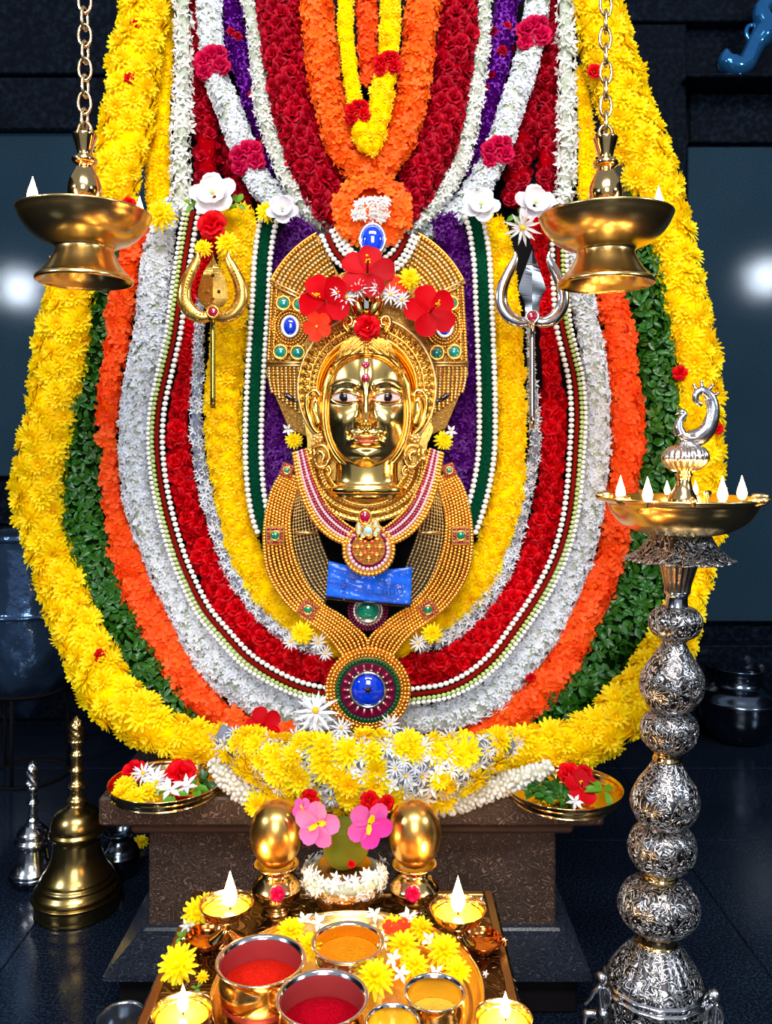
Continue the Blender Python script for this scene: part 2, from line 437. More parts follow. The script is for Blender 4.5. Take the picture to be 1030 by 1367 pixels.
def fl_mum(g=None):
    g = G()
    for n, Lp, e0, e1, z in ((15, 1.0, .15, -.35, 0), (13, .86, .5, .0, .08), (11, .66, .85, .45, .14), (8, .44, 1.2, .9, .16)):
        a0 = R(0, 6)
        for i in range(n):
            g.add(petal(Lp*R(.88, 1.06), .27, a0+2*PI*i/n+R(-.1, .1), e0+R(-.1, .1), e1+R(-.15, .15), .04, z, (0, .6, 1), (.5, 1, .35), .22), 0)
    g.add(ball((0, 0, .22), .17, 6, 4), 1)
    return g
def fl_mum_low():
    g = G()
    for n, Lp, e0, e1, z in ((11, 1.0, .25, -.2, 0), (9, .8, .6, .25, .08), (6, .5, 1.1, .8, .1)):
        a0 = R(0, 6)
        for i in range(n):
            g.add(petal(Lp*R(.85, 1.08), .34, a0+2*PI*i/n+R(-.1, .1), e0+R(-.1, .1), e1, .03, z, (0, .6, 1), (.5, 1, 0), .22), 0)
    return g
def fl_orange():
    g = G()
    for k in range(4):
        q = Matrix.Rotation(R(0, 6), 4, 'Z') @ Matrix.Translation((R(.1, .4), 0, R(-.05, .25))) @ Matrix.Rotation(R(-.2, .7), 4, 'Y')
        a0 = R(0, 6)
        for i in range(5):
            g.add(petal(.72*R(.85, 1.1), .46, a0+2*PI*i/5*.95, .55+R(-.2, .2), -.1, .02, 0, (0, .45, .85, 1), (.25, .9, .75, 0), .18, R(-.4, .4)), 0, q)
    return g
def fl_rose():
    g = G()
    for n, rr, h, e0, e1, W in ((5, .30, .0, .55, .0, .95), (5, .22, .12, .95, .45, .80), (4, .14, .22, 1.25, .95, .60), (3, .05, .28, 1.4, 1.35, .42)):
        a0 = R(0, 6)
        for i in range(n):
            g.add(petal(.62 if n > 3 else .4, W, a0+2*PI*i/n+R(-.12, .12), e0+R(-.1, .1), e1, rr, h-.15, (0, .45, .85, 1), (.6, 1, .85, .45), -.22), 0)
    return g
def fl_star(n=5, W=.42, Lp=1.):
    g = G(); a0 = R(0, 6)
    for i in range(n):
        g.add(petal(Lp*R(.8, 1.08), W, a0+2*PI*i/n+R(-.15, .15), .75+R(-.25, .25), .0+R(-.3, .2), .02, 0, (0, .5, 1), (.35, 1, 0), .18, R(-.3, .3)), 0)
    g.add(petal(.6, W*.9, R(0, 6), 1.3, .8, .0, .0, (0, .5, 1), (.35, 1, 0), .2), 0)
    return g
def fl_jasmine():
    g = G()
    for k in range(3):
        q = Matrix.Rotation(R(0, 6.28), 4, 'Z') @ Matrix.Translation((R(.1, .45), 0, 0)) @ Matrix.Rotation(R(-.1, .8), 4, 'Y')
        a0 = R(0, 6)
        for i in range(4):
            g.add(petal(.62, .42, a0+PI/2*i+R(-.2, .2), .9, .1, .02, 0, (0, .5, 1), (.4, 1, .25), .2), 0, q)
    return g
def fl_daisy():
    g = G(); a0 = R(0, 6)
    for n, e0, e1 in ((12, .45, -.1), (8, .9, .4)):
        for i in range(n):
            g.add(petal(R(.85, 1.1)*(1 if n > 8 else .75), .16, a0+2*PI*i/n+R(-.12, .12), e0, e1, .05, 0, (0, .6, 1), (.6, 1, 0), .2), 0)
    g.add(ball((0, 0, .12), .15, 6, 4), 1)
    return g
def fl_leaf():
    g = G()
    for k in range(5):
        a = R(0, 6.28)
        g.add(petal(R(.8, 1.15), R(.42, .6), a, R(.2, 1.0), R(-.9, .2), R(0, .2), R(-.1, .25), (0, .3, .65, 1), (.2, .9, .8, 0), .22, R(-.6, .6)), 0)
    return g
def fl_bud():
    g = G(); g.add(ball((0, 0, 0), .8, 6, 5, (.75, .75, 1.25)), 0); return g
def fl_hibiscus():
    g = G()
    for i in range(5):
        g.add(petal(1.0, .86, 2*PI*i/5+R(-.08, .08), .55, -.15, .05, 0, (0, .3, .6, .85, 1), (.25, .75, 1.05, .9, .4), .12, R(-.3, .3)), 0)
    g.add(tube([(0, 0, 0), (.05, 0, .3), (.12, 0, .6), (.22, 0, .8)], [.05, .045, .04, .03], 6), 0)
    for i in range(10): g.add(ball((.12+R(-.02, .14)+.05*i*.1, R(-.08, .08), .5+i*.035), .045, 5, 3), 1)
    return g
def fl_orchid():
    g = G()
    for i in range(5):
        g.add(petal(1.0, .84, 2*PI*i/5+R(-.12, .12), .6, -.15, .04, 0, (0, .3, .6, .88, 1), (.3, .85, 1.05, .8, .3), .16, R(-.25, .25)), 0)
    g.add(petal(.5, .3, .3, 1.1, .3, .0, 0, (0, .5, 1), (.5, 1, .6), .3), 1); g.add(petal(.45, .25, 3.4, 1.2, .4, .0, 0, (0, .5, 1), (.5, 1, .6), .3), 1)
    return g
def fl_magnolia():
    g = G()
    for n, e0, e1, Lp in ((5, .5, .1, 1.0), (4, 1.0, .6, .8)):
        a0 = R(0, 6)
        for i in range(n):
            g.add(petal(Lp, .85, a0+2*PI*i/n, e0, e1, .05, 0, (0, .3, .6, .88, 1), (.35, .85, 1.05, .8, .3), .16, R(-.2, .2)), 0)
    g.add(ball((0, 0, .3), .12, 6, 4), 1)
    return g
KIND = {}
def kind(key, name, fn, mats, nvar=4):
    vs = []
    for i in range(nvar):
        g = fn(); v = g.V()
        vs.append((g.mesh(name, [M[m] for m in mats]), v, g.f, g.m))
    KIND[key] = (name, vs, [M[m] for m in mats])
kind('mum', 'chrysanthemum', fl_mum, ('yellow', 'yellow_c'), 5)
kind('mumlow', 'marigold', fl_mum_low, ('yellow2',), 5)
kind('orange', 'crossandra_blossom', fl_orange, ('orange',), 5)
kind('orange2', 'crossandra_blossom', fl_orange, ('orange2',), 5)
kind('rose', 'rose', fl_rose, ('red',), 5)
kind('crose', 'rose', fl_rose, ('crimson',), 5)
kind('mrose', 'rose', fl_rose, ('magenta',), 3)
kind('jasmine', 'jasmine_cluster', fl_jasmine, ('white',), 5)
kind('star', 'tuberose', fl_star, ('cream',), 5)
kind('whitestar', 'tuberose', lambda: fl_star(6, .34), ('white',), 4)
kind('purple', 'statice_floret', fl_star, ('purple',), 5)
kind('purpled', 'statice_floret', fl_star, ('purple_d',), 5)
kind('daisy', 'daisy', fl_daisy, ('white', 'yellow_c'), 4)
kind('leaf', 'leaf_cluster', fl_leaf, ('leaf',), 6)
kind('leaf2', 'leaf_cluster', fl_leaf, ('leaf2',), 3)
kind('bud', 'bud', fl_bud, ('cream',), 2)
kind('hib', 'hibiscus', fl_hibiscus, ('hib', 'yellow_c'), 3)
kind('hibo', 'hibiscus', fl_hibiscus, ('hibo', 'yellow_c'), 2)
kind('orchid', 'orchid', fl_orchid, ('pink', 'yellow_c'), 3)
kind('magnolia', 'magnolia', fl_magnolia, ('magn', 'lime'), 3)

def put(key, pos, nrm, rad, par=None, spin=None, name=None, sz=1.):
    nm, vs, ms = KIND[key]
    v = random.choice(vs)
    o = bpy.data.objects.new(name or nm, v[0]); COL.objects.link(o)
    q = frame_n(nrm, R(0, 6.28) if spin is None else spin)
    base = Vector((0, 0, 0))
    if par is not None: o.parent = par; base = par.location
    o.location = Vector(pos)-base; o.rotation_mode = 'QUATERNION'; o.rotation_quaternion = q; o.scale = (rad, rad, rad*sz)
    return o
def flower_thing(key, pos, nrm, rad, label, cat='flower', group=None, name=None, spin=None):
    o = put(key, pos, nrm, rad, None, spin, name); return tagit(o, label, cat, group)
def joined(name, items, par, label=None):
    """many alike blossoms joined into one stuff part"""
    if not items: return
    mats = []; V = []; Fi = []; MI = []; n = 0
    for key, pos, nrm, rad, sz in items:
        nm, vs, ms = KIND[key]
        for m in ms:
            if m not in mats: mats.append(m)
        me, v, f, mi = random.choice(vs)
        q = np.array(frame_n(nrm, R(0, 6.28)).to_matrix())
        V.append((v*np.array((rad, rad, rad*sz))) @ q.T + np.array(pos)-np.array(par.location if par else (0, 0, 0)))
        Fi += [tuple(i+n for i in t) for t in f]; n += len(v)
        rm = [mats.index(m) for m in ms]; MI += [rm[i] for i in mi]
    me = bpy.data.meshes.new(name); me.from_pydata(np.concatenate(V).tolist(), [], Fi)
    for m in mats: me.materials.append(m)
    me.polygons.foreach_set('material_index', MI); me.update()
    o = bpy.data.objects.new(name, me); COL.objects.link(o)
    if par: o.parent = par
    return tagit(o, label, None, None, 'stuff')

def in_frame(p):
    if p[1] < .1: return False
    x = HX+p[0]/p[1]*F; y = HY-p[2]/p[1]*F
    return -15 < x < 1045 and -15 < y < 1382

def path3(pts, base, lean=.09):
    """pts: (x, y, halfwidth[, dY]) pixel path -> dense 3D centre line and half widths in metres"""
    q = np.array([(p[0], p[1], p[2], p[3] if len(p) > 3 else 0.) for p in pts], float)
    q = crom(q, 10); out = []
    for x, y, wd, dy in q:
        t = min(max((y-720)/280, 0), 1); t = t*t*(3-2*t)
        Y = base+dy-lean*t
        p = P(x, y, Y); out.append((*p, max(wd, 2)/F*Y))
    return np.array(out)
def garland(name, label, pts, base, spec, core, depth=.75, dens=1., cat='garland', lean=.09, arc=100, root=None, cap=300, jit=.35, rosettes=(), group=None, tilt=.45, coresc=.82, exclude=None):
    """spec: list of (kind key, blossom radius px, weight). The blossoms sit on an oval core that follows the path."""
    c = path3(pts, base, lean)
    seg = np.linalg.norm(np.diff(c[:, :3], axis=0), axis=1); s = np.concatenate(([0], np.cumsum(seg))); tot = s[-1]
    if root is None:
        mid = c[np.argmin(c[:, 2])][:3]; root = thing(name, label, cat, tuple(mid), group)
    T = np.gradient(c[:, :3], axis=0); T /= np.linalg.norm(T, axis=1)[:, None]
    fwd = np.array((0, -1., 0))
    ks = [k[0] for k in spec]; pr = np.array([k[2] for k in spec], float); pr /= pr.sum()
    rad = sum(k[1]*q for k, q in zip(spec, pr))/F*base
    step = rad*.86/dens
    items = []; pos_s = step*.4; row = 0
    ang = math.radians(arc)
    while pos_s < tot:
        i = min(int(np.searchsorted(s, pos_s)), len(c)-1)
        a = max(i-1, 0); u = 0 if s[i] == s[a] else (pos_s-s[a])/(s[i]-s[a])
        cc = c[a]*(1-u)+c[i]*u; t = T[i]; S = np.cross(t, fwd); S /= np.linalg.norm(S)+1e-9
        Nf = np.cross(S, t); Nf /= np.linalg.norm(Nf)
        if Nf[1] > 0: Nf = -Nf
        w_ = max(cc[3]-rad*.55, rad*.3); d_ = w_*depth
        n = max(1, int(round(ang*(w_+d_)/(rad*1.08)*dens)))
        for k in range(n):
            fr = 0 if n == 1 else ((k+(row % 2)*.5-.25*0)/(n-.5)*2-1)
            ph = fr*ang+R(-jit, jit)*.5*ang/n
            ph = max(-ang, min(ang, ph))
            p = cc[:3]+S*w_*math.sin(ph)+Nf*d_*math.cos(ph)+t*R(-jit, jit)*step
            nr = S*math.sin(ph)/w_+Nf*math.cos(ph)/d_; nr /= np.linalg.norm(nr)
            nr = nr+RNG.normal(0, tilt*.5, 3); nr /= np.linalg.norm(nr)
            kk = RNG.choice(len(spec), p=pr)
            r_ = spec[kk][1]/F*base*R(.86, 1.16)
            if exclude and exclude(p): continue
            items.append((ks[kk], p, nr, r_, 1.0, ph))
        pos_s += step; row += 1
    vis = sorted(range(len(items)), key=lambda i: (0 if in_frame(items[i][1]) else 1, abs(items[i][5])+R(0, .5)))
    per = {}
    stuff = []
    for i in vis:
        key, p, nr, r_, sz, ph = items[i]; nm = KIND[key][0]
        if per.get(nm, 0) < cap and in_frame(p):
            per[nm] = per.get(nm, 0)+1; put(key, p, nr, r_, root)
        else: stuff.append((key, p, nr, r_, sz))
    joined('blossom_filling', stuff, root)
    # core
    idx = range(0, len(c), 3); vs = []; fs = []; n = 0; m = 10
    for i in idx:
        t = T[i]; S = np.cross(t, fwd); S /= np.linalg.norm(S)+1e-9; Nf = np.cross(S, t); Nf /= np.linalg.norm(Nf)
        w_ = c[i][3]*coresc; d_ = w_*depth
        for k in range(m):
            a = 2*PI*k/m; vs.append(c[i][:3]+S*w_*math.sin(a)+Nf*d_*math.cos(a))
        if n: fs += [((n-1)*m+k, (n-1)*m+(k+1) % m, n*m+(k+1) % m, n*m+k) for k in range(m)]
        n += 1
    fs += [tuple(range(m)), tuple(range(n*m-1, (n-1)*m-1, -1))]
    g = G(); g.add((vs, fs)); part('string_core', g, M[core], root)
    for (x, y, r, key) in rosettes:
        # a knot of roses set into the garland, on its front face
        q = c[np.argmin([(HX+a[0]/a[1]*F-x)**2+(HY-a[2]/a[1]*F-y)**2 for a in c])]
        Yr = q[1]-q[3]*depth*.8
        k = 3 if r > 13 else 1
        for j in range(k):
            ox = 0 if k == 1 else [-.5, .5, .0][j]*r; oy = 0 if k == 1 else [-.15, .15, -.5][j]*r
            put(key, P(x+ox, y+oy, Yr), (R(-.2, .2), -1, R(-.1, .3)), r*(.95 if k == 1 else .72)/F*Yr, root)
        if k > 1:
            put(key, P(x+r*.45, y-r*.6, Yr), (.2, -1, .3), r*.6/F*Yr, root); put(key, P(x-r*.5, y+r*.55, Yr), (-.2, -1, -.3), r*.6/F*Yr, root)
    return root
def UP(left, right): return list(left)+list(right)[::-1]

# ------------------------------------------------------------------ the U-shaped garlands, outermost first (pixel centre x, y, half width)
yl = [(200, -40, 28), (196, 0, 34), (188, 40, 36), (178, 100, 37), (163, 200, 37), (140, 270, 38), (118, 330, 38), (98, 377, 37), (90, 430, 38), (80, 490, 40), (70, 545, 36), (58, 600, 38),
      (52, 655, 38), (58, 700, 34), (67, 735, 34), (80, 770, 34), (92, 810, 34), (108, 850, 35), (128, 890, 38), (152, 930, 40), (190, 962, 36), (245, 988, 30), (320, 1000, 32), (400, 1012, 32)]
yr = [(790, -40, 30), (797, 0, 34), (806, 50, 38), (826, 120, 38), (852, 190, 38), (876, 250, 36), (890, 300, 34), (906, 370, 32), (920, 430, 33), (930, 500, 33), (933, 560, 32), (936, 640, 31),
      (938, 700, 28), (932, 750, 24), (918, 800, 26), (900, 850, 32), (872, 900, 38), (838, 945, 40), (785, 985, 36), (720, 1000, 34), (650, 1008, 34), (560, 1014, 32), (480, 1016, 30)]
garland('chrysanthemum_garland', 'outermost thick garland of yellow chrysanthemums dotted with single red roses, sweeping round the whole idol', UP(yl, yr), 1.76,
        [('mum', 20, 1)], 'yellow_core', depth=.62, lean=.17, dens=1.0, coresc=.75,
        rosettes=[(177, 33, 10, 'rose'), (173, 104, 10, 'rose'), (172, 272, 11, 'rose'), (134, 876, 12, 'rose'), (793, 95, 12, 'rose'), (907, 498, 12, 'rose'), (957, 572, 10, 'rose')])
gl = [(150, 255, 10), (142, 330, 12), (139, 377, 15), (133, 428, 15), (127, 466, 15), (119, 505, 16), (114, 544, 18), (112, 600, 22), (112, 660, 28), (115, 700, 29), (121, 735, 28), (130, 767, 29), (145, 806, 30), (165, 844, 31), (186, 883, 32), (212, 922, 32), (246, 952, 28), (300, 972, 20), (360, 975, 16)]
gr = [(832, 265, 14), (845, 310, 18), (855, 350, 22), (860, 389, 26), (868, 430, 24), (874, 466, 24), (879, 505, 24), (884, 544, 24), (882, 600, 28), (878, 650, 28), (868, 690, 26), (857, 728, 25), (850, 767, 31), (846, 806, 35), (830, 844, 35), (804, 883, 31), (777, 922, 30), (731, 955, 30), (690, 972, 22), (620, 982, 16)]
gl = [(x, y, w_+5) for x, y, w_ in gl]; gr = [(x+2, y, w_+6) for x, y, w_ in gr]
garland('basil_garland', 'broad dark green garland of glossy basil leaves between the yellow and orange garlands', UP(gl, gr), 1.765,
        [('leaf', 14, 1)], 'leaf_core', depth=.5, lean=.10, dens=1.25, coresc=.7)
ol = [(184, 285, 14), (180, 311, 17), (174, 350, 17), (167, 389, 18), (160, 428, 18), (155, 466, 18), (149, 505, 17), (145, 544, 17), (146, 583, 14), (147, 622, 15), (150, 660, 15), (159, 700, 19), (168, 735, 22), (178, 767, 24), (192, 806, 25), (214, 844, 27), (236, 883, 25), (260, 922, 24), (284, 950, 24), (330, 972, 18), (400, 985, 14)]
orr = [(790, 285, 12), (800, 330, 16), (812, 377, 19), (822, 428, 21), (828, 466, 22), (832, 505, 21), (837, 544, 24), (837, 583, 24), (834, 622, 22), (828, 660, 20), (820, 700, 20), (818, 728, 19), (804, 767, 24), (788, 806, 25), (768, 844, 27), (752, 883, 25), (721, 922, 28), (680, 955, 28), (650, 975, 22), (590, 990, 14)]
garland('crossandra_garland', 'orange crossandra flower garland between the green leaf garland and the white one', UP(ol, orr), 1.75,
        [('orange', 15, 1)], 'orange_core', depth=.62, lean=.10, dens=1.3, coresc=.62, rosettes=[(833, 440, 8, 'rose'), (708, 905, 8, 'rose')])
wl = [(232, 270, 12), (224, 290, 17), (216, 311, 20), (210, 350, 24), (205, 389, 24), (203, 428, 25), (198, 466, 26), (188, 505, 24), (182, 544, 24), (181, 583, 24), (182, 622, 25), (186, 660, 25), (196, 700, 25), (210, 735, 24), (222, 767, 24), (241, 806, 24), (264, 844, 30), (292, 883, 32), (330, 918, 30), (372, 944, 26), (420, 956, 24)]
wr = [(756, 282, 10), (766, 330, 16), (775, 380, 19), (782, 428, 18), (790, 466, 19), (795, 505, 19), (796, 544, 20), (795, 583, 21), (793, 622, 21), (788, 660, 21), (783, 700, 22), (772, 738, 23), (759, 770, 25), (743, 806, 26), (724, 844, 27), (695, 883, 26), (664, 920, 27), (628, 944, 24), (566, 960, 22)]
garland('jasmine_garland', 'thick white jasmine garland lying between the orange garland and the red beaded cord', UP(wl, wr), 1.735,
        [('jasmine', 9.5, 1)], 'white_core', depth=.62, lean=.10, dens=1.12, coresc=.72)
rl = [(283, 268, 15), (282, 300, 16), (276, 340, 12), (264, 390, 12), (257, 428, 12), (252, 466, 12), (247, 505, 12), (239, 544, 15), (238, 583, 17), (241, 622, 17), (249, 660, 17), (258, 700, 18), (271, 738, 20), (287, 767, 20), (303, 806, 20), (334, 844, 21), (370, 872, 21), (408, 888, 21), (450, 896, 20)]
rr = [(713, 290, 12), (722, 330, 10), (726, 380, 11), (730, 428, 13), (733, 466, 15), (736, 505, 16), (738, 544, 18), (738, 583, 18), (737, 622, 17), (733, 660, 18), (726, 700, 20), (713, 738, 22), (702, 767, 23), (684, 806, 25), (663, 836, 26), (636, 862, 25), (600, 886, 23), (550, 894, 21)]
garland('rose_garland', 'dense red rose garland in the middle of the U-shaped garlands, curving under the gold breastplate', UP(rl, rr), 1.70,
        [('rose', 14.5, 1)], 'red_core', depth=.5, lean=.09, dens=1.0)
sl = [(268, 400, 8), (266, 430, 9), (265, 466, 9), (264, 505, 10), (262, 567, 11), (268, 622, 11), (280, 672, 12), (295, 720, 13), (312, 766, 13), (342, 809, 13), (373, 840, 13), (402, 858, 13), (432, 866, 12)]
sr = [(706, 430, 7), (708, 480, 8), (711, 530, 9), (713, 567, 9), (713, 602, 10), (704, 645, 12), (696, 680, 13), (682, 730, 14), (660, 776, 17), (629, 818, 17), (590, 849, 16), (560, 860, 12)]
for pts, side, nm in ((sl, 'left', 'gold'), (sr, 'right', 'silver')):
    garland('tuberose_string', 'thin grey white tuberose string below the %s trident, between roses and marigolds' % nm, pts, 1.685,
            [('whitestar', 8, 1)], 'grey_core', depth=.6, lean=.09, dens=1.1, tilt=.8, coresc=.62, exclude=None)
il = [(318, 280, 22), (316, 300, 27), (318, 350, 28), (312, 389, 25), (308, 428, 25), (300, 505, 27), (298, 544, 27), (299, 583, 27), (303, 622, 26), (309, 660, 24), (318, 700, 24), (328, 738, 23), (344, 767, 23), (364, 800, 23), (394, 828, 22), (432, 850, 20), (455, 866, 16)]
ir = [(656, 290, 16), (665, 330, 20), (670, 370, 20), (676, 428, 21), (681, 505, 21), (682, 583, 21), (680, 622, 22), (676, 660, 24), (665, 700, 24), (652, 738, 23), (641, 767, 24), (618, 800, 24), (588, 828, 24), (550, 850, 20), (525, 866, 16)]
garland('marigold_garland', 'innermost yellow marigold garland, lying beside the green ribbon and passing under the gold breastplate', UP(il, ir), 1.675,
        [('mumlow', 12.5, 1)], 'yellow_core', depth=.5, lean=.07, dens=1.0)
pl = [(410, 300, 22), (388, 330, 24), (368, 370, 20), (358, 430, 14), (355, 500, 12), (372, 560, 24), (372, 620, 30), (368, 670, 22), (362, 700, 14)]
pr_ = [(590, 290, 18), (608, 330, 22), (624, 370, 20), (630, 430, 14), (632, 500, 12), (614, 560, 24), (616, 620, 28), (618, 660, 22), (626, 700, 14)]
for pts, side, z in ((pl, 'left', 'gold'), (pr_, 'right', 'silver')):
    garland('statice_garland', 'deep purple flower strand at the %s edge of the gold plates, %s trident side' % (side, z), pts, 1.66,
            [('purpled', 9.5, 1)], 'purple_core', depth=.4, lean=.0, dens=1.25, tilt=.7)

# ------------------------------------------------------------------ the V-shaped garlands above the crown
def vg(name, label, l, r, base, spec, core, **k): return garland(name, label, UP(l, r), base, spec, core, lean=0, **k)
vg('statice_garland', 'violet flower V garland hanging between the rose-banded white garland and the thin jasmine one',
   [(300, -40, 15), (307, 0, 15), (315, 50, 16), (326, 97, 16), (342, 155, 13), (356, 205, 10), (385, 258, 6)], [(684, -40, 16), (677, 0, 17), (669, 58, 18), (657, 117, 17), (645, 175, 15), (632, 220, 11), (600, 268, 6)], 1.775,
   [('purple', 9, 9), ('crose', 8, .5)], 'purple_core', depth=.6, tilt=.7)
vg('banded_jasmine_garland', 'thick white jasmine V garland with crimson rose bands, second from the outside',
   [(272, -40, 18), (278, 0, 19), (281, 45, 19), (287, 100, 19), (303, 140, 20), (322, 190, 20), (340, 235, 20), (368, 266, 20), (410, 300, 18), (440, 312, 14)],
   [(722, -40, 18), (716, 12, 19), (709, 55, 19), (698, 100, 20), (684, 140, 20), (668, 190, 20), (650, 230, 20), (622, 270, 20), (580, 300, 18), (552, 312, 14)], 1.755,
   [('jasmine', 9.5, 1)], 'white_core', depth=.75, dens=1.1, coresc=.72, rosettes=[(283, 84, 22, 'mrose'), (330, 211, 22, 'mrose'), (712, 44, 22, 'mrose'), (664, 203, 21, 'mrose')])
vg('thin_jasmine_garland', 'narrow white tuberose V garland along the outer edge of the dark red roses',
   [(328, -40, 12), (331, 0, 12), (339, 39, 12), (345, 97, 13), (352, 155, 14), (366, 194, 14), (385, 240, 15), (413, 280, 14), (440, 300, 12)],
   [(650, -40, 12), (646, 0, 12), (645, 39, 12), (641, 78, 13), (630, 155, 14), (615, 214, 15), (592, 255, 15), (570, 286, 14), (545, 302, 12)], 1.725,
   [('star', 9, 1)], 'white_core', depth=.8, dens=1.1, tilt=.7, coresc=.6)
vg('dark_rose_garland', 'broad dark red rose V garland outside the orange one above the crown',
   [(368, -40, 28), (371, 0, 29), (376, 39, 29), (380, 78, 29), (387, 117, 29), (396, 155, 30), (410, 194, 34), (425, 233, 34), (436, 268, 26), (462, 296, 18)],
   [(618, -40, 26), (614, 0, 25), (611, 39, 27), (605, 78, 27), (599, 117, 27), (592, 155, 27), (580, 194, 30), (562, 233, 30), (552, 264, 24), (528, 296, 18)], 1.72,
   [('crose', 15, 1)], 'red_core', depth=.5, dens=1.05)
vg('orange_garland', 'bright orange V garland of small blossoms ending above the round tassel',
   [(420, -40, 24), (422, 0, 24), (425, 39, 23), (430, 78, 24), (435, 117, 23), (444, 155, 23), (456, 190, 24), (478, 222, 24)],
   [(568, -40, 24), (565, 0, 24), (560, 39, 24), (556, 78, 24), (551, 117, 24), (543, 155, 24), (530, 190, 24), (506, 222, 24)], 1.69,
   [('orange2', 13, 1)], 'orange_core', depth=.65, dens=1.25, coresc=.65)
vg('marigold_loop', 'small bright yellow V-shaped loop with two red rose knots inside the orange garland',
   [(460, -40, 12), (461, 0, 12), (461, 39, 12), (465, 78, 12), (470, 117, 12), (477, 152, 12), (486, 186, 16), (494, 198, 12)],
   [(522, -40, 15), (521, 0, 15), (520, 39, 15), (517, 86, 15), (511, 117, 17), (506, 152, 17), (500, 182, 16), (497, 195, 12)], 1.655,
   [('mumlow', 10, 1)], 'yellow_core', depth=.7, rosettes=[(477, 150, 16, 'rose'), (517, 86, 17, 'rose')])
garland('orange_strand', 'short straight orange blossom strand hanging inside the yellow loop at top centre', [(490, -40, 15), (490, 0, 16), (491, 40, 15), (491, 80, 14), (491, 115, 10)], 1.69,
        [('orange', 12, 1)], 'orange_core', depth=.6, lean=0, dens=1.2, coresc=.65)
for pts, lab in (([(243, -40, 15), (244, 0, 15), (245, 60, 15), (244, 120, 16), (241, 200, 17), (243, 262, 17), (246, 284, 12)], 'loose white tuberose strand hanging straight down left of the crown, beside yellow flowers'),
                 ([(753, -40, 15), (754, 19, 15), (756, 97, 15), (756, 155, 16), (756, 214, 16), (753, 262, 16), (748, 290, 12)], 'loose white tuberose strand hanging straight down right of the crown, beside yellow flowers')):
    garland('tuberose_strand', lab, pts, 1.735, [('star', 11, 1)], 'white_core', depth=.7, lean=0, tilt=.8, coresc=.5, dens=1.1)
for pts, lab, b in (([(266, -40, 15), (268, 40, 15), (272, 110, 16), (276, 180, 16), (276, 250, 16)], 'dark crimson rose strand hanging between the two white garlands on the left', 1.79),
                 ([(735, -40, 15), (737, 40, 14), (730, 117, 14), (733, 180, 16), (729, 262, 15)], 'dark crimson rose strand hanging beside the loose white strand on the right', 1.79),
                 ([(712, 100, 10), (706, 155, 15), (694, 214, 18), (686, 276, 18)], 'crimson rose strand slanting down below the rose-banded white garland, upper right', 1.80),
                 ([(300, 190, 14), (312, 230, 16), (335, 275, 18)], 'short crimson rose strand in the shade below the rose-banded white garland, upper left', 1.82)):
    garland('crimson_rose_strand', lab, pts, b, [('crose', 12.5, 1), ('orange', 5, .05)], 'red_core', depth=.6, lean=0)
for pts, lab in (([(221, -40, 12), (220, 60, 14), (214, 150, 16), (211, 210, 18), (213, 270, 19), (218, 296, 16)], 'second, thinner yellow strand hanging behind the thick one at upper left'),
                 ([(775, 90, 8), (780, 150, 12), (783, 210, 14), (784, 268, 14), (790, 300, 10)], 'second, thinner yellow strand hanging behind the thick one at upper right')):
    garland('marigold_strand', lab, pts, 1.80, [('mumlow', 12, 1)], 'yellow_core', depth=.7, lean=0)

# ------------------------------------------------------------------ beaded cords and ribbons
def beads(pts3, r, spacing, nu=6, nv=4, s=(1, 1, 1), start=0.):
    p = np.array([tuple(q) for q in pts3]); sg = np.linalg.norm(np.diff(p, axis=0), axis=1); ss = np.concatenate(([0], np.cumsum(sg)))
    n = max(1, int((ss[-1]-start)/spacing)); B = ball((0, 0, 0), r, nu, nv, s); b0 = np.array(B[0]); out = G()
    for k in range(n+1):
        d = start+k*spacing
        if d > ss[-1]: break
        c = np.array([np.interp(d, ss, p[:, i]) for i in range(3)])
        out.v.append(b0+c); out.f += [tuple(i+out.n for i in q) for q in B[1]]; out.m += [0]*len(B[1]); out.n += len(b0)
    return out
def offset_px(pts, o):
    q = np.array([(p[0], p[1]) for p in pts], float); T = np.gradient(q, axis=0); T /= np.linalg.norm(T, axis=1)[:, None]
    return q+np.stack([T[:, 1], -T[:, 0]], 1)*o
def leanY(y, base, lean):
    t = min(max((y-720)/280, 0), 1); return base-lean*t*t*(3-2*t)
def beaded(name, label, pts, base, lean, cw, cmat, rows, sub=6):
    """a velvet cord (half width cw px) with rows of (offset px, bead radius px, material key, spacing px)"""
    q = crom(np.array([(p[0], p[1]) for p in pts], float), sub)
    k = base/F
    c3 = [P(x, y, leanY(y, base, lean)) for x, y in q]
    t = thing(name, label, 'garland', tuple(c3[int(np.argmin([p[2] for p in c3]))]))
    g = G(); g.add(tube(c3, cw*k, 8, flat=.5)); part('velvet_cord', g, M[cmat], t)
    for off, br, mk_, sp in rows:
        o = offset_px(q, off)
        pp = [P(x, y, leanY(y, base-.002, lean)) for x, y in o]
        g = beads(pp, br*k, sp*k, s=(1.15, 1, .95)); part('bead_row', g, M[mk_], t, kind='stuff')
    return t
bl = [(258, 282), (254, 300), (246, 350), (239, 400), (234, 440), (229, 466), (217, 517), (211, 550), (209, 591), (213, 637), (222, 684), (235, 730), (249, 767), (272, 813), (299, 846), (330, 879), (365, 902), (400, 918), (436, 926), (470, 930)]
br = [(744, 300), (745, 361), (749, 428), (757, 466), (766, 505), (770, 552), (768, 599), (764, 653), (757, 700), (743, 747), (719, 794), (688, 840), (661, 876), (630, 903), (596, 920), (561, 926), (520, 930)]
rws = [(7.5, 3.6, 'pearl', 7.4), (-6.5, 3.0, 'lime', 6.4), (-11.5, 3.0, 'pearl', 6.6)]
beaded('bead_garland', 'thin red velvet cord edged with white and lime buds between the white and red garlands', UP(bl, br), 1.672, .085, 3.0, 'red_v', rws)
